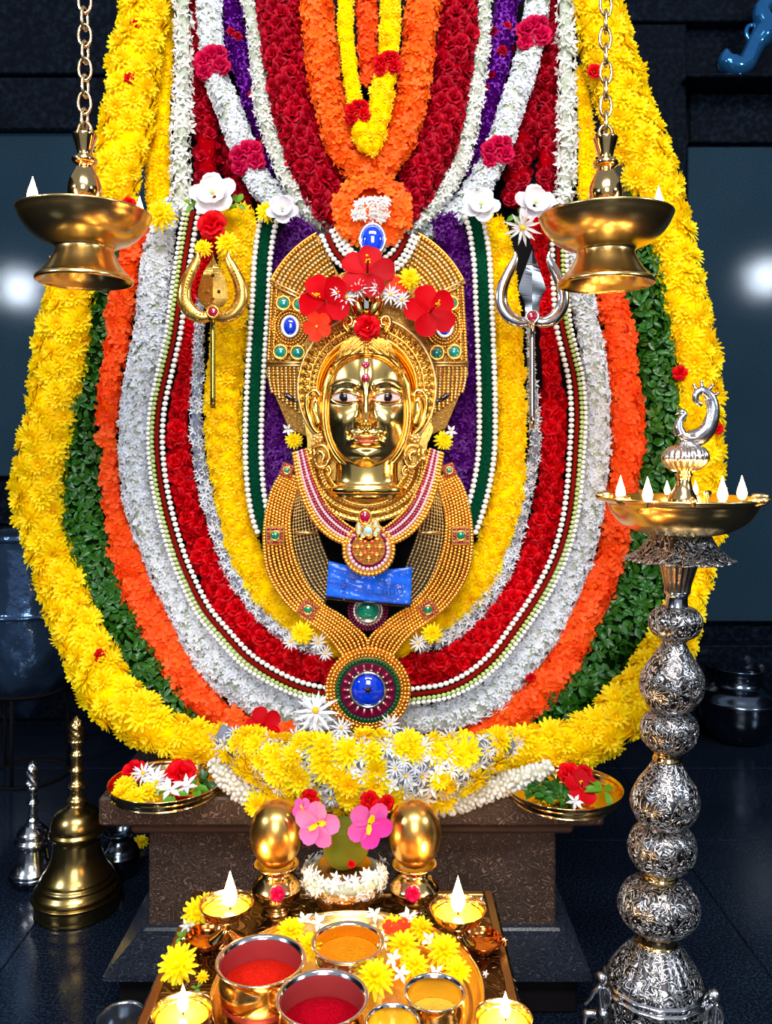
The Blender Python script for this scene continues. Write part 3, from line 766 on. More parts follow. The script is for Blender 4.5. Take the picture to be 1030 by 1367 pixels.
gl2 = [(362, 285), (356, 303), (350, 345), (348, 389), (343, 466), (339, 544), (338, 602), (341, 653), (348, 692), (356, 712)]
gr2 = [(628, 280), (636, 303), (642, 340), (644, 369), (646, 420), (648, 466), (650, 544), (649, 602), (642, 649), (631, 690), (624, 708)]
for pts, lab in ((gl2, 'green velvet ribbon edged with white beads, running down left of the gold plates'), (gr2, 'green velvet ribbon edged with white beads, running down right of the gold plates')):
    beaded('beaded_ribbon', lab, pts, 1.635, 0, 7.5, 'green_v', [(10.5, 3.8, 'pearl', 7.2), (-10.5, 3.8, 'pearl', 7.2)])
# chevron of strings below the blue gem
cv = [((436, 312), (452, 342), (482, 362), 3.2, 'red_v', 1), ((463, 305), (475, 328), (492, 340), 5.0, 'green_v', 1)]
for a, b, c, wd, mt, _ in cv:
    for sgn in (1, -1):
        q = [(x if sgn > 0 else 980-x, y) for x, y in (a, b, c)]
        o1 = 7.5 if mt == 'red_v' else 8.5
        beaded('bead_string', 'short %s cord with white beads slanting down to the %s of the blue gem' % ('red' if mt == 'red_v' else 'green', 'left' if sgn > 0 else 'right'),
               q, 1.585, 0, wd, mt, [(o1, 3.6, 'pearl', 7), (-o1, 3.6, 'pearl', 7)] + ([(14, 3.6, 'pearl', 7)] if mt == 'red_v' else []), 8)

# ------------------------------------------------------------------ gold plates behind the mask
def arc_px(cx, cy, r, a0, a1, n=24, ry=None):
    return [(cx+r*math.cos(math.radians(a)), cy-(ry or r)*math.sin(math.radians(a))) for a in np.linspace(a0, a1, n)]
def to3(pts, Y): return [P(x, y, Y) for x, y in pts]
def mir(pts, cx=490.): return [(2*cx-x, y) for x, y in pts]
def strand(t, pts, Y, r, sp, m, s=(1, 1, 1), nm='bead_strand', wire=True):
    k = Y/F
    q = crom(np.array(pts, float), 5) if len(pts) < 20 else np.array(pts, float)
    g = beads(to3(q, Y), r*k, sp*k, 6, 4, s)
    return part(nm, g, M[m], t, kind='stuff')
def gem(t, x, y, rx, ry, Y, m, bez='goldb', nm='gem', par=None, ring=1.0, label=None, claws=0):
    """cabochon in a bezel, facing the viewer"""
    k = Y/F; c = P(x, y, Y); g = G()
    g.add(ball((0, 0, 0), 1, 16, 9), 0, Matrix.Translation(c) @ Matrix.Diagonal((rx*k, min(rx, ry)*k*.5, ry*k, 1)))
    o = part(nm, g, M[m], par or t, label=label)
    g = G(); pts = [c+Vector(((rx+ring)*k*math.cos(a), -.001, (ry+ring)*k*math.sin(a))) for a in np.linspace(0, 2*PI, 28, endpoint=False)]
    g.add(tube(pts, 1.6*k*max(ring, .7), 6, True))
    for i in range(claws):
        a = 2*PI*i/claws; g.add(ball(c+Vector(((rx+ring*2.6)*k*math.cos(a), -.001, (ry+ring*2.6)*k*math.sin(a))), 1.5*k, 6, 4))
    part('bezel', g, M[bez], par or t)
    return o
def plate_poly(t, pts, Y, th, m, nm='backing_plate'):
    g = G(); g.add(extrude(list(reversed(pxpoly(pts, Y))), Y, Y+th, .001)); return part(nm, g, M[m], t, smooth=False)
def upper_plates():
    for sgn, side in ((1, 'left'), (-1, 'right')):
        mm = (lambda p: p) if sgn > 0 else mir
        Y = 1.60
        t = thing('gold_headdress_plate', 'gold beaded plate with fan arcs, teal stones and blue gem, %s of the golden mask' % side, 'ornament', tuple(P(*mm([(380, 570)])[0], Y)))
        outer = arc_px(490, 437, 142, 154, 118, 10)
        poly = [(355, 500), (360, 440), (362, 378)]+outer+[(452, 366), (430, 400), (425, 590), (385, 572), (372, 540)]
        poly = mm(poly)
        if sgn < 0: poly = poly[::-1]
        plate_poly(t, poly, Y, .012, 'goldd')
        for i in range(10):
            r = 86+6*i
            pts = arc_px(490, 437, r, 155, 119, 26)
            pts = mm(pts)
            # ribbed wire strand: beads long across the strand
            strand(t, pts, Y-.004, 2.7, 5.0, 'goldb2' if i % 3 else 'goldb')
        g = G(); g.add(tube(to3(crom(mm(arc_px(490, 437, 143, 156, 118, 14)), 3), Y-.004), 1.6*Y/F, 6)); part('rim_wire', g, M['goldb'], t)
        for a, b in (((360, 374), (418, 402)), ((364, 381), (414, 405))):
            g = G(); g.add(tube(to3(mm([a, b]), Y-.007), 1.7*Y/F, 6)); part('bar', g, M['goldb2'], t)
        # side panel strands
        for i in range(2):
            strand(t, mm([(363+6*i, 384), (360+6*i, 440), (358+6*i, 480)]), Y-.004, 2.6, 4.0, 'goldb')
        for i in range(12):
            x = 359+5.6*i
            y1 = 520+3.6*i if i < 8 else 568
            y1 = min(y1+6, 572)
            strand(t, mm([(x, 492), (x+1, (492+y1)/2), (x+2+max(0, 3-i), y1)]), Y-.004, 2.5, 3.9, 'goldb' if i % 2 else 'goldb2')
        for y in (484, 488):
            g = G(); g.add(tube(to3(mm([(355, y), (425, y)]), Y-.006), 1.7*Y/F, 6)); part('bar', g, M['goldb2'], t)
        for x, y in ((378, 405), (400, 407), (374, 470), (397, 471)):
            x_, y_ = mm([(x, y)])[0]
            gem(t, x_, y_, 7.5, 7.5, Y-.006, 'teal', ring=1.5, claws=8, nm='teal_stone')
        x_, y_ = mm([(387, 436)])[0]
        gem(t, x_, y_, 9, 12, Y-.008, 'sapphire', 'pearl', ring=1.3, claws=0, nm='blue_gem')
        for rr in (16, 20, 24):
            pts = [(x_+rr*math.cos(a), y_+rr*1.12*math.sin(a)) for a in np.linspace(0, 2*PI, 40)]
            strand(t, pts, Y-.005, 1.9, 3.6, 'goldb')
M['goldd'] = engraved('dark_gold_plate', (.75, .42, .09), (.22, .10, .02), .35, 240, .8, dist=.001)  # darker gold for backing plates and studs
upper_plates()

# ------------------------------------------------------------------ breast necklace
def lerp(a, b, u):
    a = crom(np.array(a, float), 8); b = crom(np.array(b, float), 8)
    def res(p, n=40):
        s = np.concatenate(([0], np.cumsum(np.linalg.norm(np.diff(p, axis=0), axis=1)))); d = np.linspace(0, s[-1], n)
        return np.stack([np.interp(d, s, p[:, i]) for i in (0, 1)], 1)
    return res(a)*(1-u)+res(b)*u
NO = [(378, 629), (362, 658), (353, 710), (357, 760), (378, 799), (404, 824), (436, 847), (458, 875)]
NI = [(400, 640), (392, 665), (386, 696), (390, 735), (404, 772), (429, 805), (458, 824), (487, 850), (491, 868)]
def breast_necklace():
    Y = 1.59
    t = thing('gold_breast_necklace', 'broad gold bead necklace with red and green square clasps, ending above the round medallion', 'necklace', tuple(P(490, 870, Y)))
    for sgn in (1, -1):
        mm = (lambda p: p) if sgn > 0 else (lambda p: mir(p, 491))
        poly = NO+NI[::-1]; poly = mm([tuple(p) for p in poly])
        if sgn < 0: poly = poly[::-1]
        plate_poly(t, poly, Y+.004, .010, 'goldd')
        for i in range(8):
            u = i/7; strand(t, mm([tuple(p) for p in lerp(NO, NI, u)]), Y-.003, 3.0 if i in (0, 7) else 2.7, 4.1, 'goldb')
        A = [(398, 648), (390, 700), (396, 745), (412, 783), (434, 806)]; B = [(412, 640), (420, 690), (428, 722), (438, 748), (446, 775)]
        poly = mm(A+B[::-1])
        if sgn < 0: poly = poly[::-1]
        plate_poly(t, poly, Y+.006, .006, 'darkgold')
        for i in range(8):
            q = lerp(A, B, (i+.3)/7.6)
            strand(t, mm([tuple(p) for p in q]), Y, 1.9, 4.6, 'goldb2', s=(1.3, 1, .6))
            g = G(); g.add(tube(to3(mm([tuple(p) for p in q]), Y-.001), .8*Y/F, 5)); part('strand_wire', g, M['goldb2'], t)
        for (x0, x1, y) in ((394, 424, 711), ):
            g = G(); a, b = mm([(x0, y), (x1, y)]); g.add(tube([P(*a, Y-.005), P(*b, Y-.005)], 2.5*Y/F, 6)); part('bar', g, M['goldb2'], t)
        for (x, y, r, rot) in ((367, 715, 13, 0), (411, 814, 12, 32), (383, 628, 9, 20)):
            x, y = mm([(x, y)])[0]; k = Y/F; c = P(x, y, Y-.008)
            Mx = Matrix.Translation(c) @ Matrix.Rotation(math.radians(rot*sgn), 4, 'Y')
            g = G(); g.add(box(-r*k, r*k, 0, .006, -r*k, r*k, .0015), 0, Mx); cl = part('clasp', g, M['goldb'], t, smooth=False)
            g = G()
            for a in np.linspace(0, 2*PI, 16, endpoint=False):
                mxx = max(abs(math.cos(a)), abs(math.sin(a)))
                g.add(ball((0, 0, 0), 1, 6, 5), 0, Mx @ Matrix.Translation((math.cos(a)/mxx*r*.68*k, -.001, math.sin(a)/mxx*r*.68*k)) @ Matrix.Diagonal((2.1*k, 1.5*k, 2.1*k, 1)))
            part('ruby_border', g, M['ruby'], t)
            gem(t, x, y, r*.42, r*.42, Y-.010, 'emerald', ring=.8, nm='emerald')
    gem(t, 491, 815, 13, 13, Y-.008, 'emerald', 'silver', ring=2, nm='emerald')
    for rr, m in ((18, 'pearl'), (22, 'maroon'), (25.5, 'maroon')):
        strand(t, [(491+rr*math.cos(a), 815+rr*math.sin(a)) for a in np.linspace(0, 2*PI, 44)], Y-.006, 2.3, 4.2, m)
    g = G(); g.add(extrude([(P(491+27*math.cos(a), 815+27*math.sin(a), Y)[0], P(491, 815+27*math.sin(a), Y)[2]) for a in np.linspace(0, 2*PI, 28, endpoint=False)], Y-.003, Y+.004)); part('disc', g, M['maroon'], t)
M['darkgold'] = plain('near_black_backing', (.035, .022, .008), .6)  # near-black brown behind the inner bead strands, also the brow lines
breast_necklace()
def medallion():
    Y = 1.57; k = Y/F; cx, cy = 491, 921
    t = thing('round_medallion', 'round gold medallion with green and maroon rings and blue centre below the breast necklace', 'ornament', tuple(P(cx, cy+57, Y)))
    def disc(r0, y0, y1, m, nm):
        g = G(); g.add(extrude([(P(cx+r0*math.cos(a), cy, Y)[0], P(cx, cy+r0*math.sin(a), Y)[2]) for a in np.linspace(0, 2*PI, 48, endpoint=False)], Y-y0, Y+y1, .001)); return part(nm, g, M[m], t, smooth=False)
    def ring(rr, m, br, sp, dy, nm='bead_ring', s=(1, 1, 1)):
        strand(t, [(cx+rr*math.cos(a), cy+rr*math.sin(a)) for a in np.linspace(0, 2*PI, 120)], Y-dy, br, sp, m, s, nm)
    disc(53, .002, .008, 'goldb', 'disc'); disc(43, .006, 0, 'greenen', 'green_ring'); disc(37, .008, 0, 'maroon', 'maroon_ring')
    ring(55, 'goldb', 3.0, 5.2, .002); ring(50, 'goldb', 2.9, 5.2, .004); ring(45.5, 'goldb', 2.2, 4.6, .005); ring(40, 'greenen', 2.6, 4.8, .007)
    for i in range(18):
        a = 2*PI*i/18; c = P(cx+31*math.cos(a), cy+31*math.sin(a), Y-.009)
        g = G(); g.add(ball((0, 0, 0), 1, 8, 6), 0, Matrix.Translation(c) @ Matrix.Rotation(a, 4, 'Y') @ Matrix.Diagonal((4.6*k, 3*k, 2.6*k, 1))); part('petal_stone', g, M['ruby'], t)
        g = G(); c = P(cx+27*math.cos(a), cy+27*math.sin(a), Y-.0095); g.add(ball(c, 1.5*k, 6, 4)); part('seed_pearl', g, M['pearl'], t)
    g = G(); g.add(tube([P(cx+23*math.cos(a), cy+23*math.sin(a), Y-.010) for a in np.linspace(0, 2*PI, 40, endpoint=False)], 2.2*k, 8, True)); part('silver_rim', g, M['silver'], t)
    g = G(); g.add(ball((0, 0, 0), 1, 24, 10), 0, Matrix.Translation(P(cx, cy, Y-.007)) @ Matrix.Diagonal((21*k, 9*k, 21*k, 1))); part('blue_boss', g, M['sapphire'], t)
    g = G(); g.add(ball(P(cx, cy, Y-.007-9*k), 3.5*k, 8, 5))
    for i in range(6):
        a = PI*i/3+.3; g.add(tube([P(cx, cy, Y-.008-9*k), P(cx+8*math.cos(a), cy+8*math.sin(a), Y-.007-8*k)], [1.3*k, .5*k], 5))
    part('dark_star', g, M['iris'], t)
medallion()
def packet():
    Y = 1.562; k = Y/F
    t = thing('plastic_packet', 'folded blue plastic packet with small dark lettering tucked into the gold necklace', 'packet', tuple(P(492, 803, Y)))
    c = [(439, 748), (492, 762), (550, 757), (548, 808), (492, 803), (435, 796)]
    nx, nz = 24, 12; v = []; f = []
    for j in range(nz+1):
        for i in range(nx+1):
            u = i/nx; s = j/nz
            tx = (439+(550-439)*u, 749+8*u+7*math.sin(u*PI)); bx_ = (435+(548-435)*u, 797+11*u)
            x = tx[0]*(1-s)+bx_[0]*s; y = tx[1]*(1-s)+bx_[1]*s
            d = -.004*math.sin(u*PI*2)**2*math.sin(s*PI)-.0022*math.sin(9*u+5*s)-.0015*math.sin(17*s-6*u)+(.004 if abs(u-.5) < .03 else 0)
            v.append(P(x, y, Y+d-.004))
    n = len(v); v += [p+Vector((0, .007, 0)) for p in v]
    W = nx+1
    for j in range(nz):
        for i in range(nx):
            a = j*W+i; f.append((a, a+W, a+W+1, a+1)); f.append((n+a, n+a+1, n+a+W+1, n+a+W))
    for i in range(nx): f += [(i, i+1, n+i+1, n+i), (nz*W+i, n+nz*W+i, n+nz*W+i+1, nz*W+i+1)]
    for j in range(nz): a = j*W; b = a+nx; f += [(a, n+a, n+a+W, a+W), (b, b+W, n+b+W, n+b)]
    g = G(); g.add((np.array(v), f)); part('sheet', g, M['blueplastic'], t)
    g = G(); g.add(tube([P(435, 798, Y-.001), P(492, 804, Y-.001), P(548, 809, Y-.001)], 2.*k, 6)); part('dark_fold', g, M['iris'], t)
    for txt, x, y, sz, rot in (('GDO', 524, 794, 11, 0), ('1591', 455, 783, 9, PI/2)):
        cu = bpy.data.curves.new('lettering', 'FONT'); cu.body = txt; cu.size = sz*k*1.1; cu.extrude = .0002; cu.resolution_u = 3; cu.align_x = 'CENTER'; cu.space_character = 1.15
        tmp = bpy.data.objects.new('lettering_curve', cu); me = bpy.data.meshes.new_from_object(tmp); bpy.data.objects.remove(tmp)
        me.materials.clear(); me.materials.append(M['ink']); o = bpy.data.objects.new('lettering', me); COL.objects.link(o); o.parent = t
        o.location = P(x, y, Y-.0122)-t.location; o.rotation_euler = (PI/2, rot, 0)
packet()
# ruby and pearl necklace with a round pendant
def pearl_necklace():
    Y = 1.527; k = Y/F
    t = thing('ruby_pearl_necklace', 'ruby and pearl string necklace with round gold pendant, hanging below the mask collar', 'necklace', tuple(P(492, 768, Y)))
    C = [(392, 606), (400, 650), (416, 690), (440, 716), (472, 730)]; D = [(408, 600), (420, 640), (438, 676), (462, 700), (484, 712)]
    cols = ['goldb', 'goldb', 'pearl', 'ruby', 'pearl', 'ruby', 'goldb']; pinkp = 'pinkp'
    for sgn in (1, -1):
        for i, m in enumerate(cols):
            q = [tuple(p) for p in lerp(C, D, i/6)]
            if sgn < 0: q = mir(q, 491)
            strand(t, q, Y-.003-.0006*i, 3.2 if i < 2 else 2.3, 4.6 if i < 2 else 3.8, {'pearl': 'pinkp'}.get(m, m))
    def disc(cx, cy, r0, dy, m, nm):
        g = G(); g.add(extrude([(P(cx+r0*math.cos(a), cy, Y)[0], P(cx, cy+r0*math.sin(a), Y)[2]) for a in np.linspace(0, 2*PI, 36, endpoint=False)], Y-dy, Y, .001)); return part(nm, g, M[m], t, smooth=False)
    cx, cy = 492, 734
    disc(cx, cy, 33, .006, 'goldb', 'pendant_disc'); disc(cx, cy, 27, .008, 'maroon', 'pendant_ring')
    strand(t, [(cx+33*math.cos(a), cy+33*math.sin(a)) for a in np.linspace(0, 2*PI, 90)], Y-.006, 3.2, 5.2, 'goldb')
    strand(t, [(cx+26*math.cos(a), cy+26*math.sin(a)) for a in np.linspace(-.3, PI+.3, 60)], Y-.0085, 2.8, 5.6, 'pinkp')
    disc(cx, cy-3, 22, .010, 'golde', 'pendant_boss')
    for rr, n_, m, r_ in ((15, 8, 'goldb', 4), (9, 6, 'oruby', 3), (0, 1, 'goldb', 4.5), (20, 12, 'oruby', 2)):
        for i in range(n_):
            a = 2*PI*i/n_; g = G(); g.add(ball(P(cx+rr*math.cos(a), cy-3+rr*math.sin(a), Y-.011), r_*k, 8, 6)); part('pendant_stud', g, M[m], t)
    disc(491, 706, 17, .010, 'goldb2', 'clasp_disc')
    for a in np.linspace(0, 2*PI, 9, endpoint=False):
        gem(t, 491+13*math.cos(a), 706+9*math.sin(a), 3.2, 3.2, Y-.012, 'ruby' if int(a*3) % 2 else 'opal', ring=.5, nm='stone')
    gem(t, 491, 708, 6, 6, Y-.013, 'opal', ring=.8, nm='opal')
    gem(t, 487, 690, 6.5, 8.5, Y-.013, 'ruby', ring=1.2, nm='ruby_gem')
M['pinkp'] = plain('pink_pearls', (.85, .45, .50), .3)
M['oruby'] = plain('orange_red_stone', (.65, .06, .0), .1, 0, .8, coat=1)
pearl_necklace()

# ------------------------------------------------------------------ the golden mask
def ss(a, b, x):
    t = np.clip((x-a)/(b-a), 0, 1); return t*t*(3-2*t)
def gau(x, s): return np.exp(-(x/s)**2)
def face_height(u, v):
    """relief in px; u right, v up from the middle of the face (489, 553)"""
    au = np.abs(u)
    wid = np.where(v > -10, 54-.0016*(v-8)**2*1.0, 0)
    wid = np.where(v <= -10, 53.5*np.sqrt(np.clip(1-((v+10)/68)**2, .0, 1))**.92+2, wid)
    vv = np.where(v > 0, v/112, v/82)
    h = 46*np.sqrt(np.clip(1-(u/63)**2, 0, 1))**1.0*np.sqrt(np.clip(1-vv**2, 0, 1))**.8
    # forehead plane, temples
    h = h+3*gau(v-52, 26)*gau(u, 34)
    # brow ridge
    bv = 33+7*np.sin(np.clip((au-6)/44, 0, 1)*PI)-3*(au/50)**2
    h = h+2.6*np.exp(-((v-bv)/3.6)**2)*ss(5, 12, au)*(1-ss(43, 51, au))
    # eye sockets
    h = h-9.0*np.exp(-((au-27)/18)**2-((v-19)/11.5)**2)
    h = h-4*np.exp(-((au-11)/6)**2-((v-22)/11)**2)
    # eyelid mound and lid lines
    el = ((au-27.5)/18.5)**2
    top = 20+7.5*np.clip(1-el, 0, 1); bot = 19-6.5*np.clip(1-el, 0, 1)
    h = h+5.0*np.exp(-((au-27.5)/15)**2-((v-20)/8)**2)
    h = h+2.2*np.exp(-((v-top-2)/1.9)**2)*(el < 1.25)+1.6*np.exp(-((v-bot+1.5)/1.7)**2)*(el < 1.2)
    # nose
    nz = np.clip((38-v)/50, 0, 1)
    prof = 3+15*nz**1.25
    prof = prof*(1-ss(12.5, 19, -v))
    wn = 5.5+3.2*nz**2
    h = h+prof*np.exp(-(np.abs(u)/wn)**2.6)
    h = h+5.5*np.exp(-(u/6.5)**2-((v+11)/6.5)**2)
    h = h+6.5*np.exp(-((au-10)/4.4)**2-((v+12)/5)**2)
    h = h-4.5*np.exp(-((au-5.5)/3)**2-((v+18.5)/2.2)**2)
    h = h-1.8*np.exp(-((au-15.5)/2.5)**2-((v+12)/6)**2)
    # cheeks
    h = h+4.2*np.exp(-((au-32)/14)**2-((v+10)/16)**2)
    h = h-2.2*np.exp(-((au-21-(v+22)*-.25)/4)**2-((v+26)/12)**2)
    # philtrum, lips
    h = h-1.5*np.exp(-(u/2.6)**2-((v+23)/4)**2)
    h = h+4.*np.exp(-(u/22)**2-((v+33)/11)**2)
    ul = -29.5+1.6*np.exp(-((au-5)/5)**2)-.9*gau(u, 3); lw = 20*1.
    lip = np.sqrt(np.clip(1-(u/21)**2, 0, 1))
    curve = -33.2+3.*(au/21)**2
    h = h+4.2*np.exp(-((v-(curve+3.6))/2.6)**2)*lip+4.8*np.exp(-((v-(curve-4.4))/3.2)**2)*np.sqrt(np.clip(1-(u/16.5)**2, 0, 1))
    h = h-4.0*np.exp(-((v-curve)/1.25)**2)*np.clip(1-(u/23)**2, 0, 1)**.4
    h = h-2.6*np.exp(-((au-22.5)/3)**2-((v-curve+0)/3)**2)
    # under the lip, chin
    h = h-4.0*np.exp(-(u/15)**2-((v+45)/4.5)**2)+6.0*np.exp(-(u/15)**2-((v+57)/9)**2)
    return h
def mask():
    Y = 1.545; k = Y/F*.975; cx, cy = 489.5, 553
    t = thing('golden_goddess_mask', 'polished golden goddess face mask with halo, large eyes, earrings and red forehead marks', 'statue', tuple(P(490, 700, Y)))
    def Q(u, v, h): return P(cx+u, cy-v, Y)+Vector((0, -h*k, 0))
    # face surface: polar-like grid mapped to the face outline
    nr, na = 90, 180
    def outline(a):
        c, s = math.cos(a), math.sin(a)
        ru = 54.0; rv = 78.0 if s > 0 else 76.0
        # superellipse; narrower jaw
        e = 2.35 if s > 0 else 2.05
        r = (abs(c/ru)**e+abs(s/rv)**e)**(-1/e)
        return r*c, r*s
    ou = np.array([outline(2*PI*i/na) for i in range(na)])
    rr = np.linspace(0, 1, nr+1)[1:]
    U = np.concatenate(([0.], (rr[:, None]*ou[None, :, 0]).ravel())); V = np.concatenate(([0.], (rr[:, None]*ou[None, :, 1]).ravel()))
    Rr = np.concatenate(([0.], np.repeat(rr, na)))
    Hh = face_height(U, V)*(1-ss(.90, 1.0, Rr)*.55)
    vs = [Q(u, v, h) for u, v, h in zip(U, V, Hh)]
    fs = [(0, 1+i, 1+(i+1) % na) for i in range(na)]
    for j in range(nr-1):
        a = 1+j*na
        fs += [(a+i, a+na+i, a+na+(i+1) % na, a+(i+1) % na) for i in range(na)]
    b = len(vs); vs += [Q(u*1.0, v*1.0, -6) for u, v in ou]
    a = 1+(nr-1)*na
    fs += [(a+i, b+i, b+(i+1) % na, a+(i+1) % na) for i in range(na)]
    g = G(); g.add((np.array([tuple(p) for p in vs]), fs)); part('face', g, M['goldm'], t)
    fh = lambda u, v: float(face_height(np.array([u]), np.array([v]))[0])
    # orange-gold seam round the face
    pts = [Q(u*1.0, v*1.0, fh(u*.93, v*.93)*.55) for u, v in ou[::3]]
    g = G(); g.add(tube(pts, 2.6*k, 8, True)); part('face_rim', g, M['gold'], t)
    pts = [Q(u*1.07, v*1.06, 10) for u, v in ou[::3]]
    g = G(); g.add(tube(pts, 4.4*k, 8, True)); part('face_rim', g, M['gold'], t)
    # brows: engraved dark lines
    for sg in (-1, 1):
        for off, r_ in ((5.5, .7),):
            pts = []
            for a in np.linspace(7, 49, 16):
                bv = 33+7*math.sin(min(max((a-6)/44, 0), 1)*PI)-3*(a/50)**2+off-2
                pts.append(Q(sg*a, bv, fh(sg*a, bv)+.2))
            g = G(); g.add(tube(pts, [.3*k]+[r_*k]*14+[.3*k], 6)); part('brow_line', g, M['darkgold'], t)
        # eyes: almond white, iris, lid line
        e = G(); vv = []; ff = []; n = 22
        for j in range(7):
            for i in range(n+1):
                x = -17+34*i/n; el = math.sqrt(max(0, 1-(x/17)**2)); y = (-5.2+11.6*j/6)*el**.8
                uu, v2 = sg*27.5+x, 20+y+.06*x*sg
                vv.append(Q(uu, v2, fh(uu, v2)+1.3+1.6*el*(1-((j-3)/3)**2)*.6))
        ff = [(j*(n+1)+i, j*(n+1)+i+1, (j+1)*(n+1)+i+1, (j+1)*(n+1)+i) for j in range(6) for i in range(n)]
        e.add((np.array([tuple(p) for p in vv]), ff)); eye = part('eye', e, M['white_eye'], t)
        uc = sg*27.5-0.5; hc = fh(uc, 20.5)+2.2
        g = G(); g.add(ball((0, 0, 0), 1, 18, 9), 0, Matrix.Translation(Q(uc, 20.8, hc-.6)) @ Matrix.Diagonal((7.*k, 2.2*k, 6.4*k, 1))); part('iris', g, M['iris'], eye)
        for s2 in (1, -1):
            pts = []
            for x in np.linspace(-18, 18, 17):
                el = math.sqrt(max(0, 1-(x/18)**2)); y = (6.9 if s2 > 0 else -5.9)*el**.8
                uu, v2 = sg*27.5+x, 20+y+.06*x*sg; pts.append(Q(uu, v2, fh(uu, v2)+2.0))
            g = G(); g.add(tube(pts, [.4*k]+[1.0*k]*15+[.4*k], 6)); part('eyelid', g, M['coppergold'], t)
        g = G(); g.add(ball(Q(sg*27.5-16*sg, 19, fh(sg*11.5, 19)+1.5), 1.5*k, 6, 5)); part('eye_corner', g, M['lip'], t)
    # lips: thin enamel between them
    g = G()
    pts = [Q(x, -33.2+3*(abs(x)/21)**2, fh(x, -33.2+3*(abs(x)/21)**2)+1.5) for x in np.linspace(-13, 13, 12)]
    g.add(tube(pts, [.4*k]+[1.3*k]*10+[.4*k], 6)); part('mouth_line', g, M['lip'], t)
    g = G(); g.add(ball((0, 0, 0), 1, 10, 6), 0, Matrix.Translation(Q(0, -37.6, fh(0, -37.6))) @ Matrix.Diagonal((10*k, 1.2*k, 2.2*k, 1))); part('lower_lip_enamel', g, M['lip'], t)
    for y, r_ in ((61, 5.4), (44.5, 5.8)):
        g = G(); c = Q(-.5, y, fh(0, y)+.6)
        if y > 50:
            for dx, dz in ((-2.6, 1), (2.6, 1), (0, -2.2), (0, 2.6)): g.add(ball(c+Vector((dx*k, 0, dz*k)), 3.2*k, 8, 6, (1, .4, 1)))
        else: g.add(ball(c, r_*k, 12, 8, (1, .5, 1)))
        part('forehead_dot', g, M['ruby'], t)
    # hair cap: swept locks either side of a parting
    n, m = 96, 34; vv = []
    for j in range(m+1):
        for i in range(n+1):
            a = PI*(i/n); q = j/m
            ru = 51+(3)*q; x = math.cos(a)*(51-9*q); y0 = 62+16*math.sin(a)**.8 - (10*abs(math.cos(a))**3)
            y = y0+q*(30*math.sin(a)+2)
            groove = 2.2*math.sin(q*22+3*abs(math.cos(a))*6+4*math.sin(a*3))*min(1, 6*q)
            part_ = -4.0*math.exp(-(x/2.2)**2)
            z = 6+27*math.sqrt(max(0, 1-(x/60)**2))*math.sqrt(max(0.02, 1-(q*.92)**2))+groove+part_+3
            vv.append(Q(x, y, z))
    g = G(); g.add((np.array([tuple(p) for p in vv]), [(j*(n+1)+i, j*(n+1)+i+1, (j+1)*(n+1)+i+1, (j+1)*(n+1)+i) for j in range(m) for i in range(n)])); part('hair', g, M['gold2'], t)
    # halo: bowl between the head and the fluted rings
    def halo(r0, r1, d0, d1, mtl, nm, fl=0, flh=0, n=240, rings=10, bul=0.):
        vv = []
        for j in range(rings+1):
            q = j/rings
            for i in range(n+1):
                a = math.radians(-48)+math.radians(276)*i/n
                r = r0+(r1-r0)*q; x = r*math.cos(a); y = r*1.04*math.sin(a)+35
                d = d0+(d1-d0)*q+bul*math.sin(q*PI)+(flh*math.sin(i*fl*2*PI/n)*math.sin(q*PI) if fl else 0)
                vv.append(Q(x, y, d))
        ff = [(j*(n+1)+i, (j+1)*(n+1)+i, (j+1)*(n+1)+i+1, j*(n+1)+i+1) for j in range(rings) for i in range(n)]
        g = G(); g.add((np.array([tuple(p) for p in vv]), ff)); part(nm, g, M[mtl], t)
    halo(50, 66, -6, 3, 'gold', 'halo_bowl'); halo(66, 76, 3, 3, 'golde', 'halo_inner_ring', 46, 1.6, bul=3); halo(77, 91, 3, -2, 'gold2', 'halo_outer_ring', 40, 2.6, n=400, bul=4)
    for r_, w_ in ((66.5, 1.5), (76.5, 1.2), (92, 2.2)):
        pts = [Q(r_*math.cos(a), r_*1.04*math.sin(a)+35, 3.5 if r_ < 90 else -1) for a in np.linspace(math.radians(-48), math.radians(228), 70)]
        g = G(); g.add(tube(pts, w_*k, 7)); part('halo_wire', g, M['goldb2' if r_ > 90 else 'gold'], t)
    pts = [(92*math.cos(a), 96*math.sin(a)+35) for a in np.linspace(0, 2*PI, 60, endpoint=False)]
    g = G(); g.add(extrude([(tuple(Q(u, v, 0))[0], tuple(Q(u, v, 0))[2]) for u, v in pts], Y+.009, Y+.016)); part('halo_back', g, M['goldd'], t, smooth=False)
    pts = crom([(-84, -10), (-80, -45), (-92, -62), (-70, -78), (0, -100), (70, -78), (92, -62), (80, -45), (84, -10), (0, 10), (-84, -10)], 5)[:-1]
    g = G(); g.add(extrude([(tuple(Q(u, v, 0))[0], tuple(Q(u, v, 0))[2]) for u, v in pts], Y+.006, Y+.013)); part('shoulder_plate', g, M['golde'], t, smooth=False)
    pts = [(px_-cx, cy-py_) for px_, py_ in ((428, 440), (432, 398), (452, 364), (490, 350), (530, 364), (550, 398), (554, 440))]
    g = G(); g.add(extrude([(tuple(Q(u, v, 0))[0], tuple(Q(u, v, 0))[2]) for u, v in pts], Y+.012, Y+.022)); part('crest_plate', g, M['goldd'], t, smooth=False)
